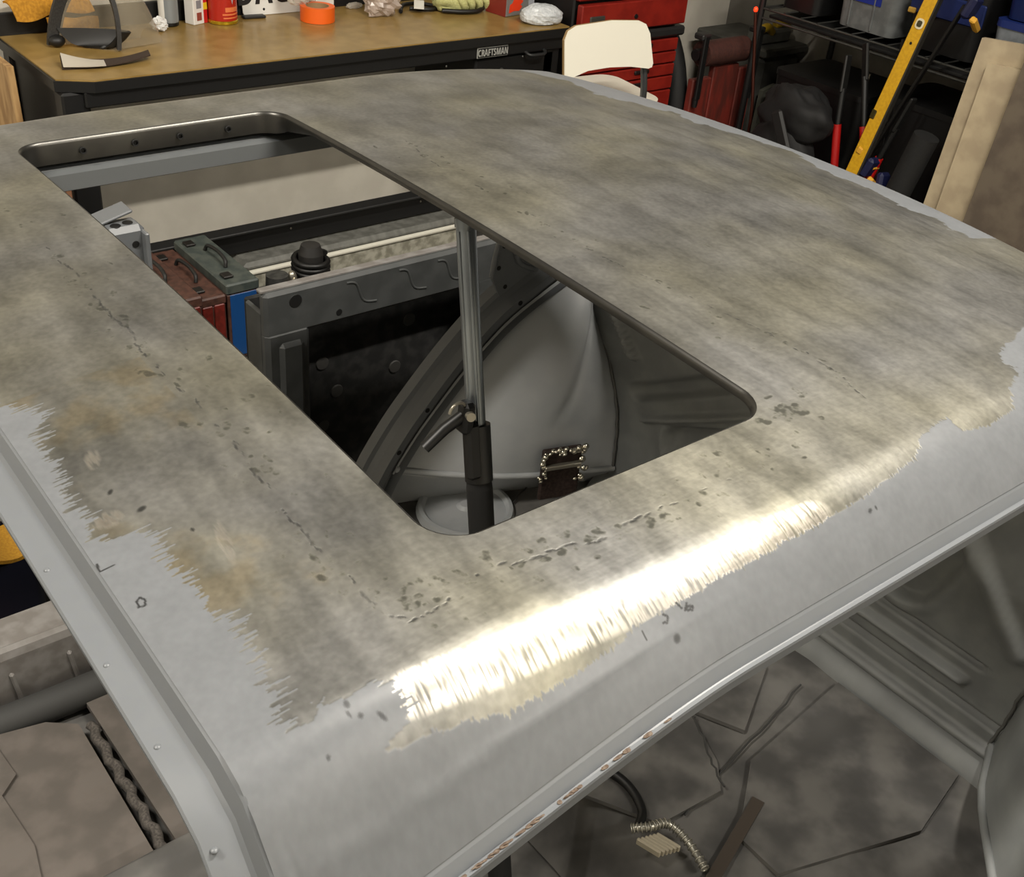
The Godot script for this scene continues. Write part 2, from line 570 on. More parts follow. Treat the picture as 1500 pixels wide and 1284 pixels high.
# bare ground steel with smudges, pits and primer left at the rim: print and matter only
func roof_material() -> StandardMaterial3D:
	# mask of bare steel by scan lines
	var poly := PackedVector2Array()
	for i in range(0, BARE.size(), 2): poly.append(tex_px(BARE[i], BARE[i + 1]))
	for p in FAR_EDGE: poly.append(tex_px(p.x, p.y))
	var mask := PackedByteArray()
	mask.resize(TW * TH)
	for y in TH:
		var xs := []
		for i in poly.size():
			var a := poly[i]
			var b := poly[(i + 1) % poly.size()]
			if (a.y <= y) != (b.y <= y):
				xs.append(a.x + (y - a.y) / (b.y - a.y) * (b.x - a.x))
		xs.sort()
		for k in range(0, xs.size() - 1, 2):
			for x in range(clampi(int(xs[k]), 0, TW), clampi(int(xs[k + 1]), 0, TW)):
				mask[y * TW + x] = 255
	var big := noise_bytes(3, 0.006, TW, TH, 4)
	var mid := noise_bytes(7, 0.022, TW, TH, 4)
	var hue := noise_bytes(21, 0.004, TW, TH, 3)
	var fine := noise_bytes(11, 0.12, TW, TH, 3)
	var sx := noise_bytes(13, 0.30, TW / 14, TH, 3)      # strokes along x
	var sz := noise_bytes(17, 0.30, TW, TH / 7, 3)      # strokes along z
	var smear := noise_bytes(19, 0.03, TW, TH / 4, 4)    # broad strokes along z
	var dirt := PackedByteArray()
	dirt.resize(TW * TH)
	var pits := PackedByteArray()
	pits.resize(TW * TH)
	var ink := PackedByteArray()
	ink.resize(TW * TH)
	rng.seed = 5
	seam(dirt, pits, SEAM_FRONT, 0.55, 9)
	seam(dirt, pits, SEAM_NEAR, 0.45, 12)
	seam(dirt, pits, SEAM_REAR, 0.18, 3)
	# smudges strewn round the seams
	for k in 260:
		var c := Vector2(rng.randfn(0.33, 0.025), rng.randf_range(-1.25, -0.47))
		if k % 3 == 1: c = Vector2(rng.randf_range(0.33, 0.75), rng.randfn(-0.462, 0.014))
		if k % 3 == 2: c = Vector2(rng.randfn(0.84, 0.03), rng.randf_range(-1.3, -0.47))
		stamp(dirt, tex_px(c.x, c.y), rng.randf_range(2, 10), rng.randf_range(1.5, 5), rng.randf_range(0.9, 2.0), rng.randi_range(40, 130))
	for k in 90:
		var c := Vector2(rng.randf_range(0.85, 1.4), rng.randf_range(-1.45, -0.5))
		stamp(dirt, tex_px(c.x, c.y), rng.randf_range(6, 24), rng.randf_range(2, 7), rng.randf_range(1.2, 1.9), rng.randi_range(20, 80))
	for k in 26:
		var a := k * TAU / 26 + rng.randf() * 0.2
		stamp(dirt, tex_px(0.352 + 0.017 * cos(a), -0.478 + 0.012 * sin(a)), rng.randf_range(2, 6), rng.randf_range(2, 4), a, rng.randi_range(60, 160))
	stamp(dirt, tex_px(0.765, -0.50), 20, 12, 0.4, 150)
	for k in 14: stamp(dirt, tex_px(0.765 + rng.randfn(0, 0.02), -0.50 + rng.randfn(0, 0.01)), rng.randf_range(4, 9), rng.randf_range(3, 6), 0, 160)
	for l in [TICK, RING, P1, P2, P3, P4]: pen(ink, l, 0.85, 220)
	for i in range(0, SPOTS.size(), 2):
		stamp(ink, tex_px(SPOTS[i], SPOTS[i + 1]), rng.randf_range(1.5, 4.5), rng.randf_range(1.2, 3), rng.randf() * 3, 150)
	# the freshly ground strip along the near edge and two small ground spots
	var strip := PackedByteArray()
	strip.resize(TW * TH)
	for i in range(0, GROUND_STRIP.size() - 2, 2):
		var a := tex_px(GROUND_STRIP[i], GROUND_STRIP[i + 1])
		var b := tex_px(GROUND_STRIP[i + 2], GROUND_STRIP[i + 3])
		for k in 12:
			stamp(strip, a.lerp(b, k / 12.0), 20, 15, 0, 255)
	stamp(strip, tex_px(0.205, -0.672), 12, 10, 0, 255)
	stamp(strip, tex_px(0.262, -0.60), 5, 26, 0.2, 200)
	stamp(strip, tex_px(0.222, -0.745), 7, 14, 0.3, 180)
	var rgb := PackedByteArray()
	rgb.resize(TW * TH * 3)
	var orm := PackedByteArray()
	orm.resize(TW * TH * 3)
	var bump := PackedByteArray()
	bump.resize(TW * TH)
	for y in TH:
		var zz := -1.68 + 1.4 * y / TH
		for x in TW:
			var i := y * TW + x
			var xx := 0.1 + 1.6 * x / TW
			# ragged rim of the primer: strokes of the grinder run along x at the front, along z at the near side
			var wx := 0.0
			var wy := 0.0
			if xx < 0.30:
				wx = (sx[i] - 128) * 0.13 + (mid[i] - 128) * 0.05
			else:
				wx = (mid[i] - 128) * 0.13
				wy = (mid[(i * 7 + 911) % (TW * TH)] - 128) * 0.0 + (sz[i] - 128) * 0.03
			wx += (fine[i] - 128) * 0.02
			var mx := clampi(x + int(wx), 0, TW - 1)
			var my := clampi(y + int(wy), 0, TH - 1)
			var bare := mask[my * TW + mx] > 127
			var d := smoothstep(0.12, 0.75, dirt[i] / 255.0 * 1.5 + (fine[i] - 128) / 255.0 * 1.1 + (mid[i] - 128) / 255.0 * 0.7 - 0.34) * 0.85
			var pit := pits[i] / 255.0
			var o := i * 3
			var r: float
			var g: float
			var b: float
			if bare:
				var v := 0.452 + (big[i] - 128) * 0.0006 + (mid[i] - 128) * 0.00022 + (smear[i] - 128) * 0.0003 + (fine[i] - 128) * 0.0003
				var h := clampf((hue[i] - 110) / 110.0, -0.5, 1.0)
				r = v * (0.995 + 0.01 * h)
				g = v * 0.985
				b = v * (0.935 - 0.05 * h)
				# straw-coloured heat tint left by the grinder at the front
				var straw := 0.0
				if xx < 0.31 and zz > -0.86: straw = smoothstep(125.0, 175.0, float(mid[i] * 0.35 + hue[i] * 0.65)) * 0.8
				b *= 1.0 - 0.13 * straw
				g *= 1.0 - 0.05 * straw
				var sm := smoothstep(120.0, 190.0, float(smear[i])) * smoothstep(0.72, 0.95, xx)
				var k := (1.0 - 0.66 * d) * (1.0 - 0.65 * pit) * (1.0 - 0.05 * sm)
				r *= k; g *= k; b *= k * (1.0 - 0.08 * d)
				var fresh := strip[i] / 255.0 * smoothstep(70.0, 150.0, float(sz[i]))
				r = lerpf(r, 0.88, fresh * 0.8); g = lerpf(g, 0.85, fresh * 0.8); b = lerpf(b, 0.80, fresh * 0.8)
				orm[o + 1] = int(clampf(0.46 + (smear[i] - 128) * 0.0003 + 0.25 * d + 0.2 * pit - 0.13 * fresh, 0.15, 0.95) * 255)
				orm[o + 2] = int(clampf(0.80 - 0.35 * d - 0.35 * pit + 0.15 * fresh, 0, 1) * 255)
				bump[i] = int(clampf(120 + (sz[i] - 128) * (0.04 + 0.10 * fresh) + (sx[i] - 128) * 0.04 + (fine[i] - 128) * 0.06 - 65 * pit - 18 * d, 0, 255))
			else:
				var v := 0.375 + (mid[i] - 128) * 0.0001 + (fine[i] - 128) * 0.00012
				r = v * 0.975; g = v; b = v * 1.03
				orm[o + 1] = int(0.42 * 255)
				orm[o + 2] = 0
				bump[i] = 150 + (fine[i] - 128) / 40
			var kk := 1.0 - ink[i] / 255.0 * 0.85
			orm[o] = 255
			rgb[o] = int(clampf(r * kk, 0, 1) * 255)
			rgb[o + 1] = int(clampf(g * kk, 0, 1) * 255)
			rgb[o + 2] = int(clampf(b * kk, 0, 1) * 255)
	var m := StandardMaterial3D.new()
	m.resource_name = "ground_steel_and_primer"
	m.albedo_texture = ImageTexture.create_from_image(Image.create_from_data(TW, TH, false, Image.FORMAT_RGB8, rgb))
	var t := ImageTexture.create_from_image(Image.create_from_data(TW, TH, false, Image.FORMAT_RGB8, orm))
	m.roughness = 1.0
	m.roughness_texture = t
	m.roughness_texture_channel = BaseMaterial3D.TEXTURE_CHANNEL_GREEN
	m.metallic = 1.0
	m.metallic_texture = t
	m.metallic_texture_channel = BaseMaterial3D.TEXTURE_CHANNEL_BLUE
	m.heightmap_enabled = true
	m.heightmap_texture = ImageTexture.create_from_image(Image.create_from_data(TW, TH, false, Image.FORMAT_L8, bump))
	m.heightmap_scale = 0.12
	m.texture_repeat = false
	return m

func hole_path(grow := 0.0) -> Array:
	# points round the sunroof hole and outward directions
	var pts := []
	var dirs := []
	for q in 4:
		var sx: int = [1, -1, -1, 1][q]
		var sz: int = [1, 1, -1, -1][q]
		for k in 13:
			var a := PI / 2 * (q + k / 12.0)
			var d := Vector3(cos(a), 0, sin(a))
			var x := HOLE.x + sx * (HOLE_HALF.x - HOLE_R) + d.x * (HOLE_R + grow)
			var z := HOLE.y + sz * (HOLE_HALF.y - HOLE_R) + d.z * (HOLE_R + grow)
			pts.append(Vector3(x, roof_y(x, z), z))
			dirs.append(d)
		var nx: int = [-1, -1, 1, 1][q]
		var nz: int = [1, -1, -1, 1][q]
		# straight run to the next corner
		var a2 := PI / 2 * (q + 1)
		var d2 := Vector3(cos(a2), 0, sin(a2))
		var p0: Vector3 = pts[-1]
		var p1 := Vector3(HOLE.x + nx * (HOLE_HALF.x - HOLE_R) + d2.x * (HOLE_R + grow), 0, HOLE.y + nz * (HOLE_HALF.y - HOLE_R) + d2.z * (HOLE_R + grow))
		for k in range(1, 12):
			var p := p0.lerp(p1, k / 12.0)
			p.y = roof_y(p.x, p.z)
			pts.append(p)
			dirs.append(d2)
	return [pts, dirs]

# ------------------------------------------------------------------ the car
var car: Node3D
var primer: StandardMaterial3D
var inner: StandardMaterial3D
var dusty: StandardMaterial3D
var bulk: StandardMaterial3D

func add_roof():
	var o := MeshInstance3D.new()
	o.name = "roof_panel"
	o.mesh = roof_mesh()
	o.mesh.surface_set_material(0, roof_material())
	car.add_child(o)
	o.set_meta("label", "bare ground steel roof skin with grey primer left round its rim")
	# turned-down flange round the sunroof hole; deep at the far side, shallow elsewhere
	var hp = hole_path()
	var pts: Array = hp[0]
	var dirs: Array = hp[1]
	var st = S()
	var n := pts.size()
	for i in n:
		var j := (i + 1) % n
		var rows := []
		for q in [i, j]:
			var deep: float = lerpf(0.009, 0.030, smoothstep(-1.36, -1.43, pts[q].z))
			var d: Vector3 = dirs[q]
			rows.append([pts[q], pts[q] + Vector3(0, -0.0015, 0) - d * 0.0025, pts[q] + Vector3(0, -0.005, 0) - d * 0.004, pts[q] - Vector3(0, deep, 0) - d * 0.004, pts[q] - Vector3(0, deep, 0) - d * 0.002, pts[q] - Vector3(0, 0.004, 0) + d * 0.001])
		for k in rows[0].size() - 1:
			st.set_smooth_group(1 if k < 3 else 2)
			quad(st, rows[0][k], rows[0][k + 1], rows[1][k + 1], rows[1][k])
	var fl = part(st, "sunroof_flange", mottled("flange_steel", Color(0.30, 0.295, 0.28), Color(0.25, 0.245, 0.235), 0.02, 0.5, 0.34, 0.85), car)
	fl.set_meta("label", "turned-down bare steel lip round the sunroof hole")
	# four screw holes in the far lip: dark sunk rings
	for x in [0.475, 0.545, 0.608, 0.679]:
		st = S()
		var c := Vector3(x, roof_y(x, -1.437) - 0.017, -1.4335)
		lathe(st, c, [[0.0048, 0.0], [0.0044, 0.0014], [0.0030, 0.0012], [0.0026, -0.002], [0.0, -0.002]], 16, Basis(Vector3.RIGHT, PI / 2))
		part(st, "screw_hole", mat("hole_dark", Color(0.07, 0.07, 0.07), 0.6, 0.3), fl)
	# ridged inner rail under the far lip
	st = S()
	var path := []
	var sd := []
	for k in 25:
		var x := lerpf(0.35, 0.86, k / 24.0)
		path.append(Vector3(x, roof_y(x, -1.44) - 0.012, -1.452))
		sd.append(Vector3(0, 0, 1))
	sweep(st, path, sd, [Vector2(0, 0), Vector2(0.0, -0.024), Vector2(0.012, -0.026), Vector2(0.014, -0.031), Vector2(0.016, -0.026), Vector2(0.026, -0.030), Vector2(0.030, -0.050), Vector2(0.024, -0.053), Vector2(-0.05, -0.056)])
	part(st, "sunroof_rail", mat("dark_primer", Color(0.26, 0.27, 0.275), 0.5), car)
	# cross rail under the rear edge of the hole, and the near and front inner rails
	st = S()
	bx(st, Vector3(0.865, 1.266, -0.98), Vector3(0.10, 0.012, 1.02), 0.003)
	part(st, "roof_cross_member", inner, car)
	st = S()
	bx(st, Vector3(0.335, 1.250, -0.98), Vector3(0.10, 0.022, 0.92), 0.004)
	part(st, "roof_header", inner, car)
	# windscreen flange: step down from the skin, then the ledge for the seal
	st = S()
	path = []; sd = []
	for k in 41:
		var z := lerpf(ZC - HW, ZC + HW, k / 40.0)
		path.append(Vector3(X_FRONT, roof_y(X_FRONT, z), z))
		sd.append(Vector3(-1, 0, 0))
	path.reverse()
	sweep(st, path, sd, [Vector2(-0.0005, 0), Vector2(0.002, -0.002), Vector2(0.007, -0.012), Vector2(0.010, -0.0145), Vector2(0.030, -0.0175), Vector2(0.0315, -0.019), Vector2(0.031, -0.024), Vector2(0.004, -0.023)])
	var wf = part(st, "windscreen_flange", primer, car)
	for z in [-0.557, -0.478, -0.403, -0.665, -0.90, -1.15]:
		st = S()
		ball(st, Vector3(X_FRONT - 0.024, roof_y(X_FRONT, z) - 0.0172, z), Vector3(0.0026, 0.0016, 0.0026), 10, 6)
		part(st, "weld_nub", primer, wf)
	# drip rails
	for s in [1, -1]:
		st = S()
		path = []; sd = []
		var z: float = ZC + s * HW
		for k in 61:
			var x := lerpf(X_FRONT - 0.012, roof_rear(z) - 0.002, k / 60.0)
			path.append(Vector3(x, roof_y(x, z), z))
			sd.append(Vector3(0, 0, s))
		if s < 0: path.reverse()
		sweep(st, path, sd, [Vector2(-0.001, 0), Vector2(0.002, -0.003), Vector2(0.0085, -0.0115), Vector2(0.0105, -0.0120), Vector2(0.0115, -0.0085), Vector2(0.0145, -0.0085), Vector2(0.0152, -0.0105), Vector2(0.0152, -0.019), Vector2(0.013, -0.020), Vector2(-0.02, -0.018)])
		var rail = part(st, "drip_rail", primer, car)
		if s > 0:
			rng.seed = 31
			for k in 34:
				var x := 0.265 + 0.20 * pow(rng.randf(), 1.2)
				var p := Vector3(x, roof_y(x, z) - 0.0085, z + 0.0125)
				st = S()
				ball(st, p, Vector3(rng.randf_range(0.002, 0.009), 0.0004, rng.randf_range(0.0008, 0.0020)), 8, 5)
				part(st, "rust_scab", mottled("rust", Color(0.27, 0.21, 0.165), Color(0.38, 0.335, 0.29), 0.05, 0.05, 0.85), rail)
	# rear window flange
	st = S()
	path = []; sd = []
	for k in 41:
		var z := lerpf(ZC - HW, ZC + HW, k / 40.0)
		var x := roof_rear(z)
		path.append(Vector3(x, roof_y(x, z), z))
		sd.append(Vector3(1, 0, 0))
	sweep(st, path, sd, [Vector2(-0.001, 0), Vector2(0.004, -0.012), Vector2(0.010, -0.022), Vector2(0.035, -0.030), Vector2(0.035, -0.036), Vector2(-0.03, -0.034)])
	part(st, "rear_window_flange", primer, car)
	# pillars
	for s in [1, -1]:
		var z: float = ZC + s * HW
		pillar([Vector3(X_FRONT + 0.035, roof_y(0.2, z) - 0.012, z - s * 0.012), Vector3(0.02, 1.02, z + s * 0.03), Vector3(-0.30, 0.80, z + s * 0.07)], 0.05, 0.03, "front_pillar")
		pillar([Vector3(1.27, roof_y(1.27, z) - 0.030, z - s * 0.035), Vector3(1.38, roof_y(1.34, z) - 0.045, z - s * 0.015), Vector3(1.55, 1.02, z + s * 0.03), Vector3(1.78, 0.86, z + s * 0.10)], 0.075, 0.03, "rear_pillar")

func pillar(pts: Array, w: float, t: float, called: String):
	var st = S()
	var c := spline(pts, 8)
	for i in c.size() - 1:
		var rows := []
		for q in [i, i + 1]:
			var d: Vector3 = (c[mini(q + 1, c.size() - 1)] - c[maxi(q - 1, 0)]).normalized()
			var nrm := d.cross(Vector3.BACK).normalized()
			var row := []
			for k in 12:
				var a := TAU * k / 12
				row.append(c[q] + nrm * cos(a) * w * 0.5 * 1.15 + Vector3.BACK * sin(a) * t)
			rows.append(row)
		st.set_smooth_group(1)
		for k in 12:
			quad(st, rows[0][k], rows[0][(k + 1) % 12], rows[1][(k + 1) % 12], rows[1][k])
	ball(st, c[0], Vector3(w, w, t * 2) * 0.55, 14, 8)
	ball(st, c[-1], Vector3(w, w, t * 2) * 0.55, 14, 8)
	part(st, called, primer, car)

const RIBS := [  # z0, y0, z1, y1, radius, height (metres, on the bulkhead plane)
	[-0.90, 0.405, -0.40, 0.405, 0.014, 0.012],
	[-0.90, 0.455, -0.40, 0.455, 0.012, -0.012],
	[-0.90, 0.505, -0.52, 0.505, 0.011, 0.012],
	[-0.90, 0.545, -0.50, 0.545, 0.010, -0.010],
	[-0.645, 0.80, -0.46, 0.610, 0.026, 0.008],
	[-1.455, 0.79, -1.358, 0.705, 0.012, 0.014],
	[-1.332, 0.632, -1.08, 0.785, 0.026, -0.014],
	[-1.30, 0.585, -1.02, 0.745, 0.010, 0.010],
]
func relief(z: float, y: float) -> float:
	var d := 0.0
	for r in RIBS:
		var a := Vector2(r[0], r[1])
		var b := Vector2(r[2], r[3])
		var p := Vector2(z, y)
		var t := clampf((p - a).dot(b - a) / (b - a).length_squared(), 0, 1)
		var q: float = 1.0 - p.distance_to(a.lerp(b, t)) / r[4]
		if q > 0: d -= 1.5 * r[5] * smoothstep(0.0, 0.75, q)
	# two pressed pockets with round corners
	for c in [[Vector2(-0.715, 0.685), Vector2(0.115, 0.095), 0.06, 0.35], [Vector2(-1.10, 0.575), Vector2(0.13, 0.085), 0.05, -0.45]]:
		var p: Vector2 = (Vector2(z, y) - c[0]).rotated(c[3])
		var q: Vector2 = p.abs() - c[1] + Vector2(c[2], c[2])
		var sd: float = Vector2(maxf(q.x, 0), maxf(q.y, 0)).length() + minf(maxf(q.x, q.y), 0) - c[2]
		d += 0.022 * smoothstep(0.006, -0.008, sd)
		d -= 0.006 * smoothstep(0.016, 0.004, absf(sd - 0.012))
	return d

func add_cabin():
	var st = S()
	# rear bulkhead with pressed ribs
	grid(st, 150, 130, func(u, v):
		var z := lerpf(-1.62, -0.33, v)
		var y := lerpf(0.33, 0.93, u)
		return Vector3(1.50 + relief(z, y) + 0.10 * maxf(0.0, y - 0.70), y, z))
	part(st, "rear_bulkhead", bulk, car)
	st = S()
	bx(st, Vector3(1.72, 0.915, -0.978), Vector3(0.42, 0.02, 1.25), 0.005)
	part(st, "parcel_shelf", inner, car)
	# ledge at the foot of the bulkhead
	st = S()
	grid(st, 10, 40, func(u, v):
		var z := lerpf(-1.40, -0.36, v)
		var a: float = u * PI * 0.5
		return Vector3(1.50 - 0.035 * sin(a) - 0.01 * u, 0.40 - 0.03 * (1 - cos(a)) - 0.02 * u, z))
	part(st, "bulkhead_ledge", bulk, car)
	# rear seat floor, uneven sheet
	var nz := FastNoiseLite.new()
	nz.seed = 4
	nz.frequency = 6.0
	st = S()
	grid(st, 40, 60, func(u, v):
		var x := lerpf(0.86, 1.52, u)
		var z := lerpf(-1.60, -0.26, v)
		var y := 0.36 + 0.006 * nz.get_noise_2d(x, z)
		y -= 0.14 * (1.0 - smoothstep(0.0, 0.12, u))
		return Vector3(x, y, z))
	part(st, "rear_floor", dusty, car)
	# front floor with the tunnel
	st = S()
	grid(st, 30, 60, func(u, v):
		var x := lerpf(-0.42, 0.90, u)
		var z := lerpf(-1.60, -0.26, v)
		var t: float = absf(z + 0.978) / 0.13
		var y := 0.215 + 0.17 * smoothstep(1.0, 0.55, t) + 0.004 * nz.get_noise_2d(x, z)
		return Vector3(x, y, z))
	part(st, "front_floor", dusty, car)
	# patch plates let into the floor
	var plates := [
		[[[1.155, -0.90], [1.165, -0.79], [1.13, -0.70], [1.09, -0.655], [0.965, -0.665], [0.90, -0.78], [0.94, -0.90]], 0.368, "floor_patch"],
		[[[1.37, -0.98], [1.37, -0.80], [1.22, -0.72], [1.18, -0.80], [1.17, -0.98]], 0.366, "floor_patch"],
		[[[1.45, -0.70], [1.45, -0.45], [1.30, -0.42], [1.05, -0.50], [1.05, -0.58], [1.18, -0.67]], 0.366, "floor_patch"],
	]
	for p in plates:
		st = S()
		var poly := PackedVector2Array()
		for q in p[0]: poly.append(Vector2(q[0], -q[1]))
		prism(st, poly, 0.008, Transform3D(Basis(Vector3.RIGHT, -PI / 2), Vector3(0, p[1], 0)))
		part(st, p[2], dusty, car)
	# welded seams across the floor: thin raised beads
	for l in [[Vector3(1.39, 0.367, -0.735), Vector3(1.01, 0.367, -0.66)], [Vector3(1.155, 0.372, -0.905), Vector3(1.168, 0.372, -0.79)], [Vector3(1.166, 0.372, -0.79), Vector3(1.10, 0.372, -0.66)], [Vector3(1.40, 0.367, -1.50), Vector3(1.23, 0.367, -1.41)]]:
		st = S()
		var pts := []
		for k in 14: pts.append(l[0].lerp(l[1], k / 13.0) + Vector3(nz.get_noise_1d(k * 0.9), 0, nz.get_noise_1d(k * 0.9 + 50)) * 0.006)
		tube(st, pts, 0.0018, 6)
		part(st, "weld_seam", mat("sealer", Color(0.19, 0.19, 0.185), 0.8), car)
	# slip of brown tape on the floor
	st = S()
	bx(st, Vector3(1.04, 0.3715, -0.578), Vector3(0.185, 0.002, 0.020), 0.0, Basis(Vector3.UP, 0.33))
	part(st, "tape_strip", mat("brown_tape", Color(0.22, 0.19, 0.16), 0.7), car)
	# dish pressed into the far floor
	st = S()
	lathe(st, Vector3(1.185, 0.372, -1.475), [[0.105, -0.012], [0.10, 0.004], [0.092, 0.006], [0.085, -0.002], [0.02, 0.004], [0.012, 0.010], [0.0, 0.010]], 36)
	part(st, "floor_dish", inner, car)
	for s in [1, -1]: wheelhouse(s)
	# far sill: inner face with ribs, ledge and tube below
	sill()
	near_sill()

func wheelhouse(s: int):
	# s = -1 far side, 1 near side (mirrored about the middle of the car)
	var mz := func(z): return z if s < 0 else lerpf(-1.74, -1.80, smoothstep(-1.50, -1.40, z)) - z
	var arc := [Vector2(0.985, 0.30), Vector2(1.025, 0.43), Vector2(1.085, 0.525), Vector2(1.15, 0.60), Vector2(1.23, 0.68), Vector2(1.312, 0.745), Vector2(1.40, 0.79), Vector2(1.47, 0.818), Vector2(1.56, 0.83)]
	var A := []
	for p in arc: A.append(Vector3(p.x, p.y, 0))
	A = spline(A, 5)
	# smooth inner panel from the door jamb to the bulkhead
	var st = S()
	var rear := [Vector3(1.497, 0.425, -1.366), Vector3(1.498, 0.49, -1.372), Vector3(1.499, 0.565, -1.382), Vector3(1.503, 0.66, -1.43), Vector3(1.51, 0.74, -1.50), Vector3(1.515, 0.80, -1.545)]
	rear = spline(rear, 5)
	grid(st, 30, 30, func(u, v):
		var ua: float = (0.17 + 0.80 * u) * (A.size() - 1)
		var a: Vector3 = A[clampi(int(ua), 0, A.size() - 1)].lerp(A[clampi(int(ua) + 1, 0, A.size() - 1)], fmod(ua, 1.0))
		var r: Vector3 = rear[clampi(int(u * (rear.size() - 1)), 0, rear.size() - 1)].lerp(rear[clampi(int(u * (rear.size() - 1)) + 1, 0, rear.size() - 1)], fmod(u * (rear.size() - 1), 1.0))
		var p := Vector3(a.x, a.y, -1.545).lerp(r, v)
		p.z += (0.075 if s < 0 else 0.0) * sin(PI * v) * (0.55 + 0.45 * u * (1 - u) * 4) * (1.0 - 0.5 * v)
		# pressed crease
		var c := absf(v - (0.52 + 0.12 * u))
		p.z -= 0.006 * smoothstep(0.05, 0.0, c) * smoothstep(0.25, 0.4, u)
		return Vector3(p.x, p.y, mz.call(p.z)))
	var wp = part(st, "inner_wheelhouse", inner if s < 0 else bulk, car)
	# rolled lower edge of the panel and the skirt below it
	st = S()
	var low := []
	for k in 13:
		var v := k / 12.0
		var p := Vector3(1.052, 0.478, -1.545).lerp(Vector3(1.497, 0.425, -1.366), v)
		p.z += (0.075 if s < 0 else 0.0) * sin(PI * v) * 0.55 * (1.0 - 0.5 * v)
		low.append(Vector3(p.x, p.y, mz.call(p.z + 0.002)))
	tube(st, low, 0.007, 8)
	part(st, "rolled_edge", inner if s < 0 else bulk, wp)
	st = S()
	grid(st, 6, 16, func(u, v):
		var p: Vector3 = Vector3(1.052, 0.474, -1.545).lerp(Vector3(1.497, 0.42, -1.366), v)
		p.z += (0.075 if s < 0 else 0.0) * sin(PI * v) * 0.55 * (1.0 - 0.5 * v)
		var f: Vector3 = Vector3(1.03, 0.355, -1.60).lerp(Vector3(1.497, 0.355, -1.42), v)
		var q: Vector3 = p.lerp(f, u)
		return Vector3(q.x, q.y, mz.call(q.z)))
	part(st, "lower_skirt", inner, wp)
	# lumpy weld seam to the bulkhead
	st = S()
	var sp := []
	rng.seed = 77
	for p in rear: sp.append(Vector3(p.x - 0.004 + rng.randf_range(-0.002, 0.002), p.y, mz.call(p.z + 0.004) + rng.randf_range(-0.002, 0.002)))
	tube(st, sp, 0.003, 6)
	part(st, "weld_seam", mat("dark_seam", Color(0.30, 0.30, 0.29), 0.7), wp)
	# door jamb: folded strip that follows the wheel arch
	st = S()
	var prof := [Vector2(0.0, 0.03), Vector2(-0.004, 0.0), Vector2(0.008, -0.004), Vector2(0.012, 0.010), Vector2(0.030, 0.012), Vector2(0.034, -0.010), Vector2(0.040, -0.024), Vector2(0.050, -0.027), Vector2(0.052, -0.050)]
	for i in A.size() - 1:
		for k in prof.size() - 1:
			st.set_smooth_group(2 + k)
			var q := []
			for w in [[i, k], [i + 1, k], [i + 1, k + 1], [i, k + 1]]:
				var d: Vector3 = (A[mini(w[0] + 1, A.size() - 1)] - A[maxi(w[0] - 1, 0)]).normalized()
				var nrm := Vector3(-d.y, d.x, 0)
				var p: Vector3 = A[w[0]] + nrm * prof[w[1]].x
				q.append(Vector3(p.x, p.y, mz.call(-1.55 + prof[w[1]].y)))
			if s < 0: quad(st, q[0], q[3], q[2], q[1])
			else: quad(st, q[0], q[1], q[2], q[3])
	var jamb = part(st, "door_jamb", primer, car)
	for i in [4, 9, 14, 20, 27, 33]:
		var d: Vector3 = (A[i + 1] - A[i - 1]).normalized()
		var p: Vector3 = A[i] + Vector3(-d.y, d.x, 0) * 0.021
		st = S()
		lathe(st, Vector3(p.x, p.y, mz.call(-1.5385)), [[0.0055, 0.0], [0.0052, 0.001], [0.0, 0.001]], 12, Basis(Vector3.RIGHT, PI / 2 if s < 0 else -PI / 2))
		part(st, "bolt_hole", mat("hole_dark", Color.BLACK), jamb)
	# latch-post plate with a turned rim
	st = S()
	var pl := PackedVector2Array([Vector2(1.285, 0.84), Vector2(1.30, 0.915), Vector2(1.34, 0.945), Vector2(1.50, 0.96), Vector2(1.56, 0.84), Vector2(1.47, 0.83), Vector2(1.40, 0.815), Vector2(1.33, 0.785), Vector2(1.31, 0.79)])
	prism(st, pl, 0.006, Transform3D(Basis(), Vector3(0, 0, mz.call(-1.575))))
	var plate = part(st, "latch_post", primer, car)
	for l in [[Vector2(1.285, 0.84), Vector2(1.30, 0.915), Vector2(1.34, 0.945), Vector2(1.50, 0.96)], [Vector2(1.33, 0.93), Vector2(1.35, 0.86), Vector2(1.40, 0.83)], [Vector2(1.36, 0.935), Vector2(1.385, 0.87), Vector2(1.44, 0.845)]]:
		st = S()
		var pts := []
		for p in l: pts.append(Vector3(p.x, p.y, mz.call(-1.571)))
		tube(st, spline(pts, 5), 0.006, 8)
		part(st, "pressed_rim", primer, plate)
	for p in [Vector2(1.302, 0.855), Vector2(1.312, 0.90), Vector2(1.322, 0.81)]:
		st = S()
		lathe(st, Vector3(p.x, p.y, mz.call(-1.5715)), [[0.005, 0.0], [0.0048, 0.0008], [0.0, 0.0008]], 12, Basis(Vector3.RIGHT, PI / 2 if s < 0 else -PI / 2))
		part(st, "bolt_hole", mat("hole_dark", Color.BLACK), plate)
	# outer quarter panel
	st = S()
	var outer := []
	grid(st, 14, 24, func(u, v):
		var a: Vector3 = A[int(v * (A.size() - 1))]
		var x: float = lerpf(a.x + 0.14, 1.95, u)
		return Vector3(x, lerpf(a.y, 0.32 + 0.56 * v, u), mz.call(-1.612 - 0.10 * sin(PI * u))))
	part(st, "quarter_panel", primer, car)
	if s < 0: weld_patch(wp)

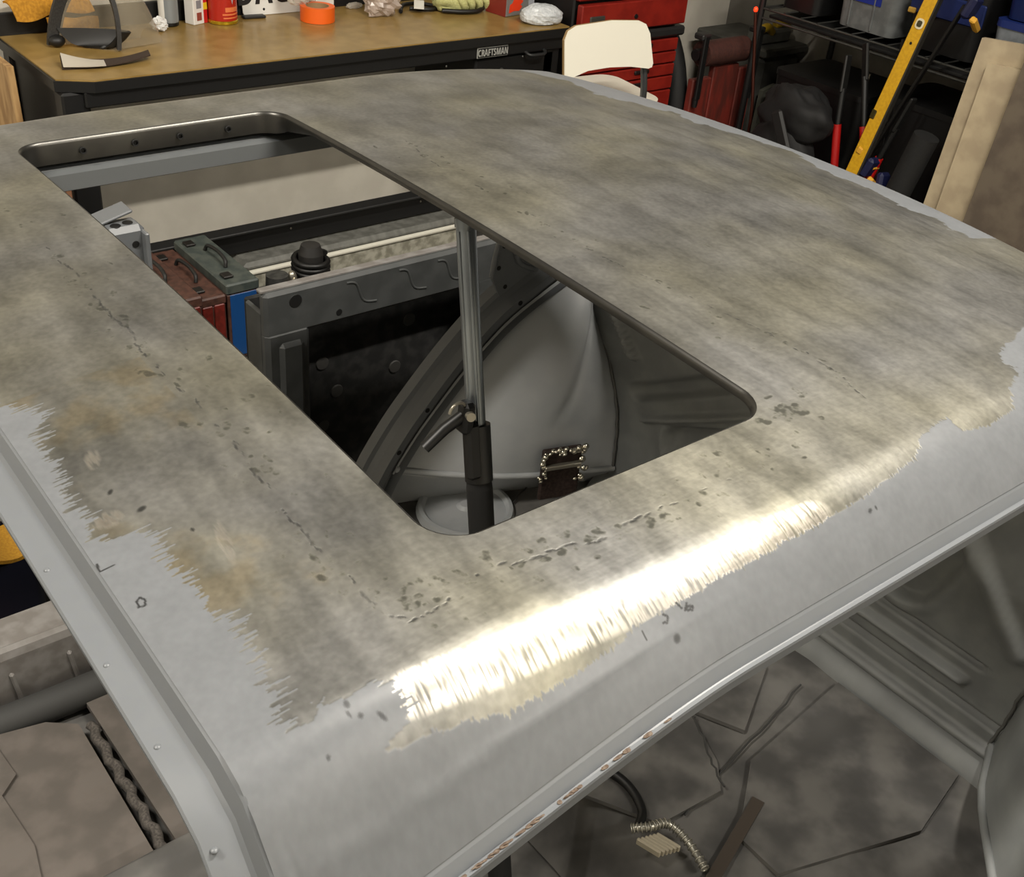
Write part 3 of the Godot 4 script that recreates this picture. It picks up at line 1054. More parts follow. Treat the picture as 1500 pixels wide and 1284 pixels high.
func weld_patch(wp: Node):
	# seat-belt plate welded into the far wheelhouse: rusty plate, bead frame of bright weld
	var c := Vector3(1.350, 0.470, -1.372)
	var b := Basis(Vector3.UP, -0.30)
	var st = S()
	bx(st, c + b * Vector3(0, -0.012, -0.008), Vector3(0.088, 0.125, 0.012), 0.003, b)
	var pl = part(st, "belt_plate", mottled("rusty_plate", Color(0.13, 0.085, 0.07), Color(0.22, 0.17, 0.15), 0.04, 0.1, 0.7, 0.3), car)
	pl.set_meta("label", "rusty square plate welded in with bright beads")
	st = S()
	bx(st, c + b * Vector3(0, 0.012, 0.003), Vector3(0.082, 0.010, 0.012), 0.002, b)
	part(st, "plate_bar", mat("scraped_steel", Color(0.62, 0.60, 0.55), 0.35, 0.8), pl)
	rng.seed = 9
	var wm := mat("weld_bright", Color(0.78, 0.76, 0.70), 0.22, 1.0)
	for k in 46:
		var t := rng.randf()
		var p := Vector3(-0.044 + 0.088 * t, 0.048, 0.002)
		if k % 3 == 1: p = Vector3(-0.044, 0.05 - 0.075 * t, 0.002)
		if k % 3 == 2: p = Vector3(0.044, 0.05 - 0.075 * t, 0.002)
		p += Vector3(rng.randfn(0, 0.004), rng.randfn(0, 0.004), rng.randfn(0, 0.002))
		st = S()
		var r := rng.randf_range(0.004, 0.0095)
		ball(st, c + b * p, Vector3(r, r * rng.randf_range(0.5, 1.0), r * 0.8), 8, 6, Basis(Vector3(1, 0.3, 0.2).normalized(), rng.randf() * 3))
		part(st, "weld_bead", wm, pl)

func sill():
	var st = S()
	var path := []
	var sd := []
	for k in 31:
		path.append(Vector3(lerpf(-0.42, 1.02, k / 30.0), 0, -1.58))
		sd.append(Vector3(0, 0, 1))
	sweep(st, path, sd, [Vector2(-0.10, 0.345), Vector2(-0.02, 0.352), Vector2(-0.012, 0.358), Vector2(-0.004, 0.352), Vector2(0.0, 0.338), Vector2(0.0, 0.232), Vector2(0.006, 0.222), Vector2(0.018, 0.218), Vector2(0.020, 0.205), Vector2(0.020, 0.15), Vector2(-0.10, 0.15)])
	var o = part(st, "door_sill", mottled("dusty_primer", Color(0.40, 0.385, 0.37), Color(0.47, 0.46, 0.45), 0.03, 0.4, 0.75), car)
	for x in [0.285, 0.386, 0.50, 0.62, 0.20, 0.10]:
		st = S()
		bx(st, Vector3(x, 0.262, -1.578), Vector3(0.008, 0.088, 0.010), 0.003, Basis(Vector3.BACK, 0.12))
		part(st, "pressed_rib", mottled("dusty_primer", Color.WHITE, Color.WHITE), o)
	st = S()
	lathe(st, Vector3(0.372, 0.2225, -1.5705), [[0.009, 0.0], [0.0088, 0.0006], [0.0, 0.0006]], 14, Basis(Vector3.RIGHT, 0.5))
	part(st, "drain_hole", mat("hole_dark", Color.BLACK), o)
	st = S()
	lathe(st, Vector3(0.428, 0.25, -1.579), [[0.014, 0.0], [0.013, 0.003], [0.008, 0.003], [0.008, 0.010], [0.006, 0.011], [0.0, 0.011]], 18, Basis(Vector3.RIGHT, PI / 2))
	part(st, "bolt", mottled("dusty_primer", Color.WHITE, Color.WHITE), o)
	# heater tube that runs along the sill
	st = S()
	tube(st, spline([Vector3(-0.40, 0.235, -1.545), Vector3(0.1, 0.24, -1.54), Vector3(0.42, 0.245, -1.53), Vector3(0.85, 0.25, -1.53)], 6), 0.03, 14)
	part(st, "heater_tube", mat("tube_dark", Color(0.20, 0.20, 0.195), 0.75), car)
	# kinked footwell panels
	for p in [[[[0.16, -1.52], [0.30, -1.49], [0.345, -1.455], [0.345, -1.08], [0.10, -1.08]], 0.246], [[[0.05, -1.50], [0.215, -1.475], [0.222, -1.40], [0.19, -1.37], [0.20, -1.25], [0.17, -1.08], [-0.1, -1.08]], 0.253], [[[0.375, -1.50], [0.60, -1.50], [0.60, -1.08], [0.385, -1.08]], 0.240]]:
		st = S()
		var poly := PackedVector2Array()
		for q in p[0]: poly.append(Vector2(q[0], -q[1]))
		prism(st, poly, 0.012, Transform3D(Basis(Vector3.RIGHT, -PI / 2), Vector3(0, p[1], 0)))
		part(st, "footwell_panel", mottled("brown_dust", Color(0.30, 0.28, 0.26), Color(0.355, 0.33, 0.31), 0.02, 0.5, 0.85), car)
	# bead of sealer in the gap between them
	st = S()
	var pts := []
	for k in 26: pts.append(Vector3(0.362 + 0.004 * sin(k * 1.9), 0.243 + 0.002 * sin(k * 2.7), lerpf(-1.45, -1.06, k / 25.0)))
	tube(st, pts, 0.009, 7)
	part(st, "sealer_bead", mottled("old_sealer", Color(0.20, 0.185, 0.17), Color(0.33, 0.31, 0.29), 0.06, 0.1, 0.9), car)

func near_sill():
	var st = S()
	bx(st, Vector3(0.30, 0.26, -0.24), Vector3(1.44, 0.20, 0.09), 0.012)
	part(st, "door_sill", inner, car)
	st = S()
	bx(st, Vector3(-0.44, 0.52, -0.92), Vector3(0.03, 0.62, 1.44), 0.006)
	part(st, "front_bulkhead", inner, car)

func add_pole():
	var A := Vector3(0.79, 1.262, -1.025)
	var B := Vector3(0.70, 0.222, -0.70)
	var P := func(t): return A.lerp(B, t)
	var t = thing("prop_pole", "steel and black telescopic prop pole standing in the cabin under the roof", "pole", B)
	var st = S()
	var chrome := mottled("worn_steel", Color(0.40, 0.42, 0.44), Color(0.55, 0.57, 0.58), 0.02, 0.3, 0.30, 0.85, 0.0, Vector3(1, 0.2, 1))
	cyl(st, P.call(0.0), P.call(0.25), 0.0125, 0.0125, 24)
	var up = part(st, "upper_tube", chrome, t, true)
	for k in [-0.006, 0.006]:
		st = S()
		var d: Vector3 = (B - A).normalized()
		var side := Vector3(-0.55, 0, 0.45).normalized()
		side = (side - d * side.dot(d)).normalized()
		var tang := d.cross(side)
		cyl(st, P.call(0.012) + side * 0.0108 + tang * k, P.call(0.245) + side * 0.0108 + tang * k, 0.0022, 0.0022, 6)
		part(st, "tube_groove_rib", chrome, up, true)
	st = S()
	cyl(st, P.call(-0.002), P.call(0.008), 0.0138, 0.0138, 20)
	part(st, "top_collar", chrome, t, true)
	mat("black_rubber", Color(0.035, 0.035, 0.035), 0.8)
	var blk := mat("black_plastic", Color(0.03, 0.03, 0.03), 0.45)
	st = S()
	cyl(st, P.call(0.238), P.call(0.308), 0.0185, 0.0185, 22)
	part(st, "clamp_sleeve", blk, t, true)
	st = S()
	var bb := basis_yx(A - B)
	bx(st, P.call(0.262) + bb * Vector3(0, 0, 0) + Vector3(-0.016, 0, 0.012), Vector3(0.014, 0.075, 0.02), 0.004, bb)
	bx(st, P.call(0.218) + Vector3(-0.024, 0, 0.012), Vector3(0.022, 0.045, 0.018), 0.005, bb * Basis(Vector3.BACK, 0.25))
	part(st, "clamp_body", blk, t, true)
	st = S()
	var h0: Vector3 = P.call(0.215) + Vector3(-0.028, 0.0, 0.012)
	tube(st, [h0, h0 + Vector3(-0.025, -0.014, -0.004), h0 + Vector3(-0.052, -0.036, -0.008)], 0.008, 10)
	part(st, "clamp_handle", blk, t, true)
	st = S()
	var hk := []
	for k in 12:
		var a := PI * k / 11.0
		hk.append(h0 + Vector3(-0.012 - 0.012 * cos(a), 0.012 + 0.012 * sin(a), 0.004))
	tube(st, hk, 0.0022, 6)
	part(st, "wire_hook", mat("scraped_steel", Color.WHITE), t, true)
	st = S()
	cyl(st, h0 + Vector3(0.004, 0.004, 0.006), h0 + Vector3(-0.001, 0.007, 0.018), 0.0065, 0.006, 14)
	part(st, "pivot_bolt", mat("scraped_steel", Color.WHITE), t, true)
	st = S()
	cyl(st, P.call(0.308), P.call(0.318), 0.0165, 0.0175, 22)
	cyl(st, P.call(0.318), P.call(0.985), 0.0175, 0.0175, 22)
	part(st, "lower_tube", mottled("black_foam", Color(0.018, 0.018, 0.018), Color(0.05, 0.05, 0.05), 0.15, 0.05, 0.9), t, true)
	st = S()
	cyl(st, P.call(0.985), P.call(1.0) + Vector3(0, 0.002, 0), 0.026, 0.03, 22)
	part(st, "foot_pad", mat("black_rubber", Color.BLACK), t, true)

func add_floor_items():
	# loom and flexible metal hose with its connector lying on the rear floor
	var t = thing("wiring_loom", "black wiring loom lying across the cabin floor", "cable", Vector3(0.93, 0.372, -0.80))
	var st = S()
	tube(st, spline([Vector3(0.88, 0.41, -0.92), Vector3(0.93, 0.385, -0.85), Vector3(0.965, 0.382, -0.76), Vector3(0.955, 0.380, -0.70), Vector3(0.925, 0.382, -0.675)], 8), 0.0075, 8)
	part(st, "cable", mat("black_cable", Color(0.03, 0.03, 0.03), 0.5), t, true)
	var h = thing("metal_hose", "ribbed silver flexible hose with flat end piece on the cabin floor", "hose", Vector3(0.95, 0.372, -0.66))
	st = S()
	var c := spline([Vector3(0.905, 0.398, -0.672), Vector3(0.925, 0.405, -0.655), Vector3(0.955, 0.400, -0.645), Vector3(0.965, 0.388, -0.61), Vector3(0.955, 0.384, -0.565)], 10)
	tube(st, c, 0.0058, 10)
	for i in range(0, c.size(), 1):
		var q := []
		var d: Vector3 = (c[mini(i + 1, c.size() - 1)] - c[maxi(i - 1, 0)]).normalized()
		var f := frame(d)
		for k in 10: q.append(c[i] + (f[0] * cos(TAU * k / 10) + f[1] * sin(TAU * k / 10)) * 0.0066)
		if i % 2 == 0: tube(st, q, 0.0016, 5, true)
	part(st, "hose", mat("silver_hose", Color(0.62, 0.61, 0.57), 0.35, 0.75), h, true)
	st = S()
	for k in 6:
		bx(st, Vector3(0.908 + 0.0062 * k, 0.3885, -0.637 + 0.002 * k), Vector3(0.0052, 0.012, 0.040), 0.0012, Basis(Vector3.UP, 0.3))
	part(st, "end_piece", mat("pale_bristle", Color(0.60, 0.57, 0.50), 0.6), h, true)

func build_room():
	var wallm := mottled("white_wall", Color(0.80, 0.78, 0.73), Color(0.84, 0.82, 0.77), 0.02, 1.2, 0.75)
	var st = S()
	bx(st, Vector3(0.8, -0.05, -0.6), Vector3(6.8, 0.1, 6.0))
	struct(st, "floor", mottled("concrete", Color(0.33, 0.32, 0.30), Color(0.42, 0.41, 0.39), 0.02, 1.0, 0.8), "grey concrete garage floor")
	st = S()
	bx(st, Vector3(0.8, 3.58, -0.6), Vector3(6.8, 0.1, 6.0))
	struct(st, "ceiling", mottled("dark_ceiling", Color(0.27, 0.25, 0.22), Color(0.32, 0.30, 0.27), 0.02, 1.2, 0.85), "dark unfinished garage ceiling")
	st = S()
	bx(st, Vector3(0.8, 1.765, -3.58), Vector3(6.8, 3.53, 0.1))
	struct(st, "wall_back", wallm, "white plasterboard wall behind the work bench")
	st = S()
	bx(st, Vector3(0.8, 1.765, 2.38), Vector3(6.8, 3.53, 0.1))
	struct(st, "wall_front", wallm)
	st = S()
	bx(st, Vector3(4.2, 1.765, -0.6), Vector3(0.1, 3.53, 5.86))
	struct(st, "wall_right", mottled("grey_wall", Color(0.42, 0.41, 0.38), Color(0.48, 0.47, 0.44), 0.02, 1.2, 0.85))
	st = S()
	bx(st, Vector3(-2.6, 1.765, -0.6), Vector3(0.1, 3.53, 5.86))
	struct(st, "wall_left", wallm)


func slab(a: Array, y0: float, y1: float) -> SurfaceTool:
	# polygon of [x, z] extruded between two heights
	var st = S()
	var poly := PackedVector2Array()
	for q in a: poly.append(Vector2(q[0], -q[1]))
	prism(st, poly, y1 - y0, Transform3D(Basis(Vector3.RIGHT, -PI / 2), Vector3(0, (y0 + y1) / 2, 0)))
	return st

func text_part(words: String, size: float, depth: float, m: Material, parent: Node, at: Vector3, called: String, rot := Vector3.ZERO, bold := true, stretch := 1.0):
	var tm := TextMesh.new()
	var f := SystemFont.new()
	f.font_names = PackedStringArray(["Droid Sans"])
	if bold: f.font_weight = 700
	tm.font = f
	tm.text = words
	tm.font_size = 64
	tm.pixel_size = size / 64.0
	tm.depth = depth
	tm.curve_step = 2.0
	tm.material = m
	var o := MeshInstance3D.new()
	o.name = called
	o.mesh = tm
	o.position = at
	o.rotation = rot
	o.scale.x = stretch
	parent.add_child(o, true)

# crumpled lump: a ball pushed about by noise
func crumple(st: SurfaceTool, c: Vector3, r: Vector3, sd: int, rough := 0.35, nu := 26, nv := 16, flat := true, freq := 2.2):
	var n := FastNoiseLite.new()
	n.seed = sd
	n.frequency = freq
	n.fractal_octaves = 3
	n.noise_type = FastNoiseLite.TYPE_CELLULAR if flat else FastNoiseLite.TYPE_SIMPLEX_SMOOTH
	var f := func(i, k):
		var ph: float = PI * i / nv
		var th: float = TAU * (k % nu) / nu
		var d := Vector3(sin(ph) * cos(th), cos(ph), -sin(ph) * sin(th))
		var q := d * r * (1.0 + rough * n.get_noise_3dv(d))
		q.y = maxf(q.y, -r.y * 0.55)
		return c + q
	st.set_smooth_group(-1 if flat else 1)
	for i in nv:
		for k in nu:
			quad(st, f.call(i, k), f.call(i + 1, k), f.call(i + 1, k + 1), f.call(i, k + 1))

func build_garage():
	bench()
	bench_items()
	tool_cabinet()
	stool()
	floor_pile()
	boards_and_tubs()
	rack()
	leaning_tools()
	left_clutter()

const BT := 0.86   # height of the bench top
func bench():
	var t = thing("work_bench", "black steel work bench with tan wooden top along the white wall", "workbench", Vector3(1.84, 0, -3.25))
	var blk := mat("bench_black", Color(0.045, 0.045, 0.047), 0.5)
	var edge := [[0.955, -3.50], [0.955, -3.045], [1.045, -2.995], [2.72, -2.995], [2.72, -3.50]]
	part(slab(edge, BT - 0.032, BT - 0.004), "edge_band", blk, t, true)
	var inn := [[0.962, -3.495], [0.962, -3.047], [1.047, -3.001], [2.714, -3.001], [2.714, -3.495]]
	part(slab(inn, BT - 0.006, BT), "bench_top", mottled("tan_board", Color(0.52, 0.42, 0.225), Color(0.58, 0.475, 0.275), 0.02, 0.5, 0.30), t, true)
	var st = S()
	bx(st, Vector3(1.84, BT + 0.03, -3.502), Vector3(1.77, 0.065, 0.016), 0.003)
	part(st, "back_rail", blk, t, true)
	st = S()
	bx(st, Vector3(1.86, BT - 0.053, -3.02), Vector3(1.68, 0.045, 0.025), 0.004)
	part(st, "apron", blk, t, true)
	for x in [1.0, 2.66]:
		for z in [-3.05, -3.46]:
			st = S()
			bx(st, Vector3(x, BT / 2 - 0.016, z), Vector3(0.075, BT - 0.034, 0.06), 0.006)
			part(st, "leg", blk, t, true)
	for x in [0.985, 2.675]:
		st = S()
		bx(st, Vector3(x, 0.60, -3.25), Vector3(0.02, 0.46, 0.36), 0.004)
		part(st, "side_panel", blk, t, true)
	st = S()
	bx(st, Vector3(1.83, 0.314, -3.02), Vector3(1.62, 0.078, 0.02), 0.004)
	part(st, "lower_rail", blk, t, true)
	st = S()
	bx(st, Vector3(1.83, 0.355, -3.005), Vector3(1.62, 0.008, 0.055), 0.002)
	part(st, "rail_lip", mat("grey_black", Color(0.12, 0.12, 0.12), 0.5), t, true)
	for x in [1.62, 2.12]:
		st = S()
		ball(st, Vector3(x, 0.325, -3.009), Vector3(0.004, 0.004, 0.003), 8, 6)
		part(st, "screw", mat("scraped_steel", Color.WHITE), t, true)
	# drawer unit hung at the right end, with lock and pull
	st = S()
	bx(st, Vector3(2.50, 0.655, -3.20), Vector3(0.34, 0.25, 0.36), 0.006)
	var d = part(st, "drawer_unit", blk, t, true)
	st = S()
	lathe(st, Vector3(2.44, 0.735, -3.019), [[0.008, 0.0], [0.007, 0.004], [0.003, 0.005], [0.0, 0.003]], 14, Basis(Vector3.RIGHT, PI / 2))
	part(st, "lock", mat("dull_steel", Color(0.4, 0.4, 0.38), 0.4, 0.8), d, true)
	st = S()
	tube(st, spline([Vector3(2.53, 0.79, -3.006), Vector3(2.54, 0.782, -2.988), Vector3(2.60, 0.782, -2.988), Vector3(2.61, 0.79, -3.006)], 4), 0.006, 8)
	part(st, "pull", mat("grey_black", Color.BLACK), d, true)
	for x in [1.12, 1.58, 2.20, 2.52]:
		st = S()
		ball(st, Vector3(x, 0.775, -3.0065), Vector3(0.004, 0.004, 0.002), 8, 5)
		part(st, "apron_screw", mat("dull_steel", Color.WHITE), t, true)
	# maker's badge
	st = S()
	bx(st, Vector3(2.385, 0.805, -3.005), Vector3(0.128, 0.034, 0.004), 0.001)
	var b = part(st, "badge", mat("badge_grey", Color(0.62, 0.62, 0.60), 0.4), t, true)
	st = S()
	bx(st, Vector3(2.385, 0.805, -3.003), Vector3(0.123, 0.029, 0.004), 0.001)
	part(st, "badge_field", mat("badge_black", Color(0.05, 0.05, 0.05), 0.4), b, true)
	text_part("CRAFTSMAN", 0.030, 0.002, mat("badge_grey", Color.WHITE), b, Vector3(2.385, 0.805, -3.0008) - t.position - Vector3.ZERO, "badge_lettering", Vector3.ZERO, true, 0.72)
	var l = b.get_child(b.get_child_count() - 1)
	l.position = Vector3(2.385, 0.805, -3.0005)

func bench_items():
	# yellow work gloves / cloth draped over the back rail
	var cloth := mottled("ochre_cloth", Color(0.62, 0.42, 0.08), Color(0.74, 0.53, 0.14), 0.05, 0.15, 0.9)
	var st = S()
	grid(st, 22, 14, func(u, v):
		var x: float = lerpf(0.985, 1.21, u) + 0.02 * v
		var y: float = 0.952 - 0.045 * v * v + 0.006 * sin(u * 9.0 + v * 3.0) + 0.016 * u
		var z: float = -3.490 + 0.035 * v + 0.006 * sin(u * 7.0 + 1.0)
		return Vector3(x, maxf(y, 0.868), z), 0.006)
	var t = thing("ochre_cloth", "ochre cloth draped over the bench's black back rail beside the face shield", "cloth", Vector3(1.08, BT, -3.43))
	part(st, "cloth_fold", cloth, t, true)
	st = S()
	var roll := []
	for k in 12: roll.append(Vector3(1.09 + 0.012 * k, 0.888 + 0.003 * sin(k * 0.8), -3.445 + 0.003 * k))
	tube(st, roll, 0.026, 16)
	part(st, "cloth_roll", cloth, t, true)
	# face shield: dark head gear, clear visor, chin pad
	t = thing("face_shield", "clear plastic face shield with dark grey head gear on the bench's left end", "face shield", Vector3(1.20, BT, -3.27))
	var dark := mottled("shield_grey", Color(0.14, 0.135, 0.13), Color(0.20, 0.195, 0.19), 0.05, 0.1, 0.6)
	var mid := Vector3(1.145, 0.866, -3.285)
	var ev := Vector3(0.070, 0, 0.048)
	st = S()
	grid(st, 30, 6, func(u, v):
		var a: float = PI * u
		var k: float = lerpf(0.90, 1.12, v)
		return mid + ev * (-cos(a)) * k + Vector3.UP * 0.185 * sin(a) * k + Vector3(0.03 * sin(a), 0, -0.01) - Vector3(0.02, 0, -0.012) * v, 0.012)
	part(st, "brow_band", dark, t, true)
	st = S()
	grid(st, 20, 8, func(u, v):
		var a: float = PI * u
		return mid + ev * (-cos(a)) * lerpf(0.35, 1.0, v) + Vector3(0.075 * sin(a) * lerpf(0.4, 1.0, v), 0.002 + 0.045 * v * v, 0.02 * sin(a)), 0.006)
	part(st, "chin_pad", mat("shield_black", Color(0.06, 0.055, 0.05), 0.5), t, true)
	st = S()
	ball(st, mid - ev * 1.05 + Vector3(0.0, 0.012, 0.0), Vector3(0.024, 0.017, 0.024), 14, 8)
	part(st, "ratchet_knob", mat("shield_black", Color.BLACK), t, true)
	st = S()
	grid(st, 28, 18, func(u, v):
		var a: float = PI * u
		var r0: Vector3 = mid + ev * (-cos(a)) + Vector3.UP * 0.185 * sin(a) + Vector3(0.03 * sin(a), 0, 0)
		var r1: Vector3 = Vector3(1.335, 0.866, -3.30) + Vector3(0.02, 0, 0.03) * (-cos(a)) + Vector3.UP * 0.035 * sin(a)
		return r0.lerp(r1, v) + Vector3(0.02, 0.05 * sin(a), 0.0) * sin(PI * v), 0.002)
	var clear := StandardMaterial3D.new()
	clear.resource_name = "clear_visor"
	clear.albedo_color = Color(0.66, 0.62, 0.54, 0.24)
	clear.transparency = BaseMaterial3D.TRANSPARENCY_ALPHA
	clear.roughness = 0.08
	part(st, "visor", clear, t, true)
	# brown sheet with a pale curled end lying in front of it
	t = thing("sanding_sheet", "brown curled sanding sheet with a pale back at the bench's front left corner", "sandpaper", Vector3(1.12, BT, -3.10))
	st = S()
	grid(st, 24, 8, func(u, v):
		return Vector3(lerpf(1.005, 1.255, u) + 0.015 * v, BT + 0.004 + 0.022 * pow(1 - u, 3.0) * v + 0.012 * u * u, lerpf(-3.115, -3.165, v) + 0.03 * sin(u * 2.6) - 0.02 * u), 0.003)
	part(st, "sheet", mottled("grit_brown", Color(0.16, 0.11, 0.08), Color(0.26, 0.20, 0.15), 0.1, 0.05, 0.9), t, true)
	st = S()
	grid(st, 14, 6, func(u, v):
		return Vector3(lerpf(1.008, 1.115, u) + 0.012 * v, BT + 0.010 + 0.024 * pow(1 - u * 0.8, 2.0) * v, lerpf(-3.112, -3.160, v) + 0.026 * sin(u * 1.4)), 0.002)
	part(st, "curled_back", mat("pale_back", Color(0.70, 0.67, 0.62), 0.8), t, true)
	# tissue
	st = S()
	crumple(st, Vector3(0, 0.020, 0), Vector3(0.042, 0.036, 0.028), 17, 0.9, 22, 14, true, 1.7)
	single(st, "tissue", mottled("tissue_white", Color(0.86, 0.86, 0.85), Color(0.92, 0.92, 0.92), 0.05, 0.1, 0.9), "crumpled white paper tissue beside the spray can", "tissue", Vector3(1.405, BT + 0.001, -3.40))
	# spray can
	t = thing("spray_can", "grey spray can with white label behind the crumpled tissue", "spray can", Vector3(1.46, BT, -3.455))
	st = S()
	lathe(st, Vector3.ZERO, [[0.0, 0.0], [0.026, 0.0], [0.029, 0.004], [0.029, 0.012]], 28)
	part(st, "base_rim", mat("black_plastic", Color.BLACK), t)
	st = S()
	lathe(st, Vector3.ZERO, [[0.029, 0.012], [0.0295, 0.014], [0.0295, 0.155], [0.026, 0.17], [0.015, 0.178]], 28)
	part(st, "can_body", mat("can_grey", Color(0.55, 0.57, 0.58), 0.35, 0.3), t)
	st = S()
	lathe(st, Vector3.ZERO, [[0.015, 0.178], [0.024, 0.18], [0.024, 0.21], [0.02, 0.216], [0.0, 0.216]], 24)
	part(st, "cap", mat("cap_white", Color(0.85, 0.85, 0.84), 0.4), t)
	st = S()
	grid(st, 10, 2, func(u, v):
		var a: float = lerpf(2.2, 3.9, u)
		return Vector3(cos(a) * 0.0300, lerpf(0.02, 0.15, v), -sin(a) * 0.0300))
	part(st, "paper_label", mat("label_white", Color(0.88, 0.87, 0.84), 0.6), t)
	# white product box with little pictures
	t = thing("product_box", "white and red carton with small pictures standing beside the spray can", "box", Vector3(1.548, BT, -3.452), "", 0.35)
	st = S()
	bx(st, Vector3(0, 0.10, 0), Vector3(0.058, 0.20, 0.04), 0.002)
	part(st, "carton", mat("carton_white", Color(0.86, 0.85, 0.83), 0.6), t)
	st = S()
	bx(st, Vector3(0.021, 0.10, 0.0004), Vector3(0.0165, 0.198, 0.0406), 0.001)
	part(st, "red_side_print", mat("print_red", Color(0.72, 0.10, 0.09), 0.5), t)
	st = S()
	bx(st, Vector3(0.021, 0.052, 0.0007), Vector3(0.0167, 0.022, 0.0406), 0.001)
	part(st, "yellow_print", mat("print_yellow", Color(0.85, 0.72, 0.12), 0.5), t)
	for k in 5:
		st = S()
		bx(st, Vector3(-0.006, 0.024 + 0.036 * k, 0.0202), Vector3(0.020, 0.024, 0.001), 0.0)
		part(st, "picture_print", mat("print_brown" if k % 2 == 0 else "print_grey", Color(0.55, 0.25, 0.2) if k % 2 == 0 else Color(0.5, 0.5, 0.52), 0.6), t)
	# red tin
	t = thing("red_tin", "red metal tin with yellow rim standing against the back rail", "tin", Vector3(1.63, BT, -3.435))
	st = S()
	lathe(st, Vector3.ZERO, [[0.0, 0.0], [0.044, 0.0], [0.0475, 0.003], [0.0475, 0.010], [0.045, 0.012]], 36)
	part(st, "rim", mat("brass_rim", Color(0.80, 0.68, 0.18), 0.25, 0.8), t)
	st = S()
	lathe(st, Vector3.ZERO, [[0.045, 0.012], [0.0455, 0.014], [0.0455, 0.15], [0.043, 0.155], [0.03, 0.165], [0.0, 0.165]], 36)
	var tin = part(st, "tin_body", mat("tin_red", Color(0.66, 0.13, 0.07), 0.35), t)
	for k in 3:
		st = S()
		var wd: float = [0.55, 0.75, 0.7][k]
		var hh: float = [0.014, 0.005, 0.004][k]
		var y0: float = [0.040, 0.030, 0.020][k]
		grid(st, 12, 2, func(u, v):
			var a: float = -PI / 2 + 0.30 + lerpf(-wd, wd, u)
			return Vector3(cos(a) * 0.0458, y0 + hh * v, -sin(a) * 0.0458))
		part(st, "label_print", mat("print_peach", Color(0.85, 0.45, 0.25), 0.5), tin)
	st = S()
	grid(st, 12, 8, func(u, v):
		var a: float = -PI / 2 + 0.30 + lerpf(-0.5, 0.5, u) * v
		return Vector3(cos(a) * 0.0459, 0.062 + 0.09 * v, -sin(a) * 0.0459))
	part(st, "shield_print", mat("print_steel", Color(0.62, 0.63, 0.66), 0.4), tin)
	# small dark object by the plate
	st = S()
	bx(st, Vector3(0, 0.004, 0), Vector3(0.075, 0.008, 0.03), 0.003)
	single(st, "flat_file_stub", mat("grey_black", Color.BLACK), "small flat dark grey piece below the licence plate", "tool", Vector3(1.745, BT + 0.0005, -3.45), "", -0.1)
	# licence plate leaning on the rail
	t = thing("licence_plate", "white licence plate with black characters leaning on the back rail", "plate", Vector3(1.87, BT, -3.474))
	t.rotation.x = -0.14
	st = S()
	prism(st, rrect(0.30, 0.15, 0.014), 0.003, Transform3D(Basis(), Vector3(0, 0.076, 0)))
	part(st, "plate_sheet", mat("plate_white", Color(0.86, 0.86, 0.84), 0.4), t)
	text_part("DAG 11", 0.125, 0.002, mat("plate_black", Color(0.04, 0.04, 0.05), 0.5), t, Vector3(-0.005, 0.078, 0.0022), "plate_lettering", Vector3.ZERO, true, 0.78)
	st = S()
	lathe(st, Vector3(-0.075, 0.018, 0.0016), [[0.0042, 0.0], [0.004, 0.0006], [0.0, 0.0006]], 12, Basis(Vector3.RIGHT, PI / 2))
	part(st, "bolt_slot", mat("hole_dark", Color.BLACK), t)
	# white card behind the tape
	st = S()
	bx(st, Vector3(0, 0.05, 0), Vector3(0.085, 0.10, 0.012), 0.002)
	single(st, "white_carton", mat("carton_white", Color.WHITE), "small white carton behind the roll of orange tape", "box", Vector3(2.005, BT, -3.462))
	# roll of orange tape
	t = thing("orange_tape", "roll of bright orange tape lying on the bench", "tape", Vector3(1.925, BT, -3.355))
	st = S()
	lathe(st, Vector3.ZERO, [[0.038, 0.001], [0.056, 0.001], [0.056, 0.047], [0.038, 0.047]], 36)
	part(st, "tape_roll", mat("tape_orange", Color(0.90, 0.38, 0.06), 0.55), t)
	st = S()
	lathe(st, Vector3.ZERO, [[0.038, 0.047], [0.036, 0.047], [0.036, 0.001], [0.038, 0.001]], 36)
	part(st, "core", mat("card_core", Color(0.60, 0.48, 0.34), 0.8), t)
	# clear film bags
	var film := StandardMaterial3D.new()
	film.resource_name = "clear_film"
	film.albedo_color = Color(0.80, 0.77, 0.72, 0.42)
	film.transparency = BaseMaterial3D.TRANSPARENCY_ALPHA
	film.roughness = 0.22
	var milky := StandardMaterial3D.new()
	milky.resource_name = "milky_film"
	milky.albedo_color = Color(0.78, 0.72, 0.68, 0.60)
	milky.transparency = BaseMaterial3D.TRANSPARENCY_ALPHA
	milky.roughness = 0.25
	st = S()
	crumple(st, Vector3(0, 0.035, 0), Vector3(0.085, 0.065, 0.05), 3, 0.7)
	single(st, "film_scrap", film, "scrap of clear plastic film on the orange tape", "plastic film", Vector3(1.885, BT + 0.046, -3.40))
	st = S()
	crumple(st, Vector3(0, 0.050, 0), Vector3(0.105, 0.09, 0.07), 8, 0.75)
	single(st, "plastic_bag", milky, "crumpled pinkish clear plastic bag on the middle of the bench", "plastic bag", Vector3(2.165, BT + 0.003, -3.34))
	st = S()
	crumple(st, Vector3(0, 0.008, 0), Vector3(0.04, 0.014, 0.018), 12, 0.4)
	single(st, "blister_pack", film, "small clear blister pack behind the pinkish plastic bag", "packaging", Vector3(2.13, BT, -3.46))
	# tag with white paper and dark strap
	t = thing("tagged_strap", "dark strap with a white paper tag beside the plastic bag", "strap", Vector3(2.31, BT, -3.36))
	st = S()
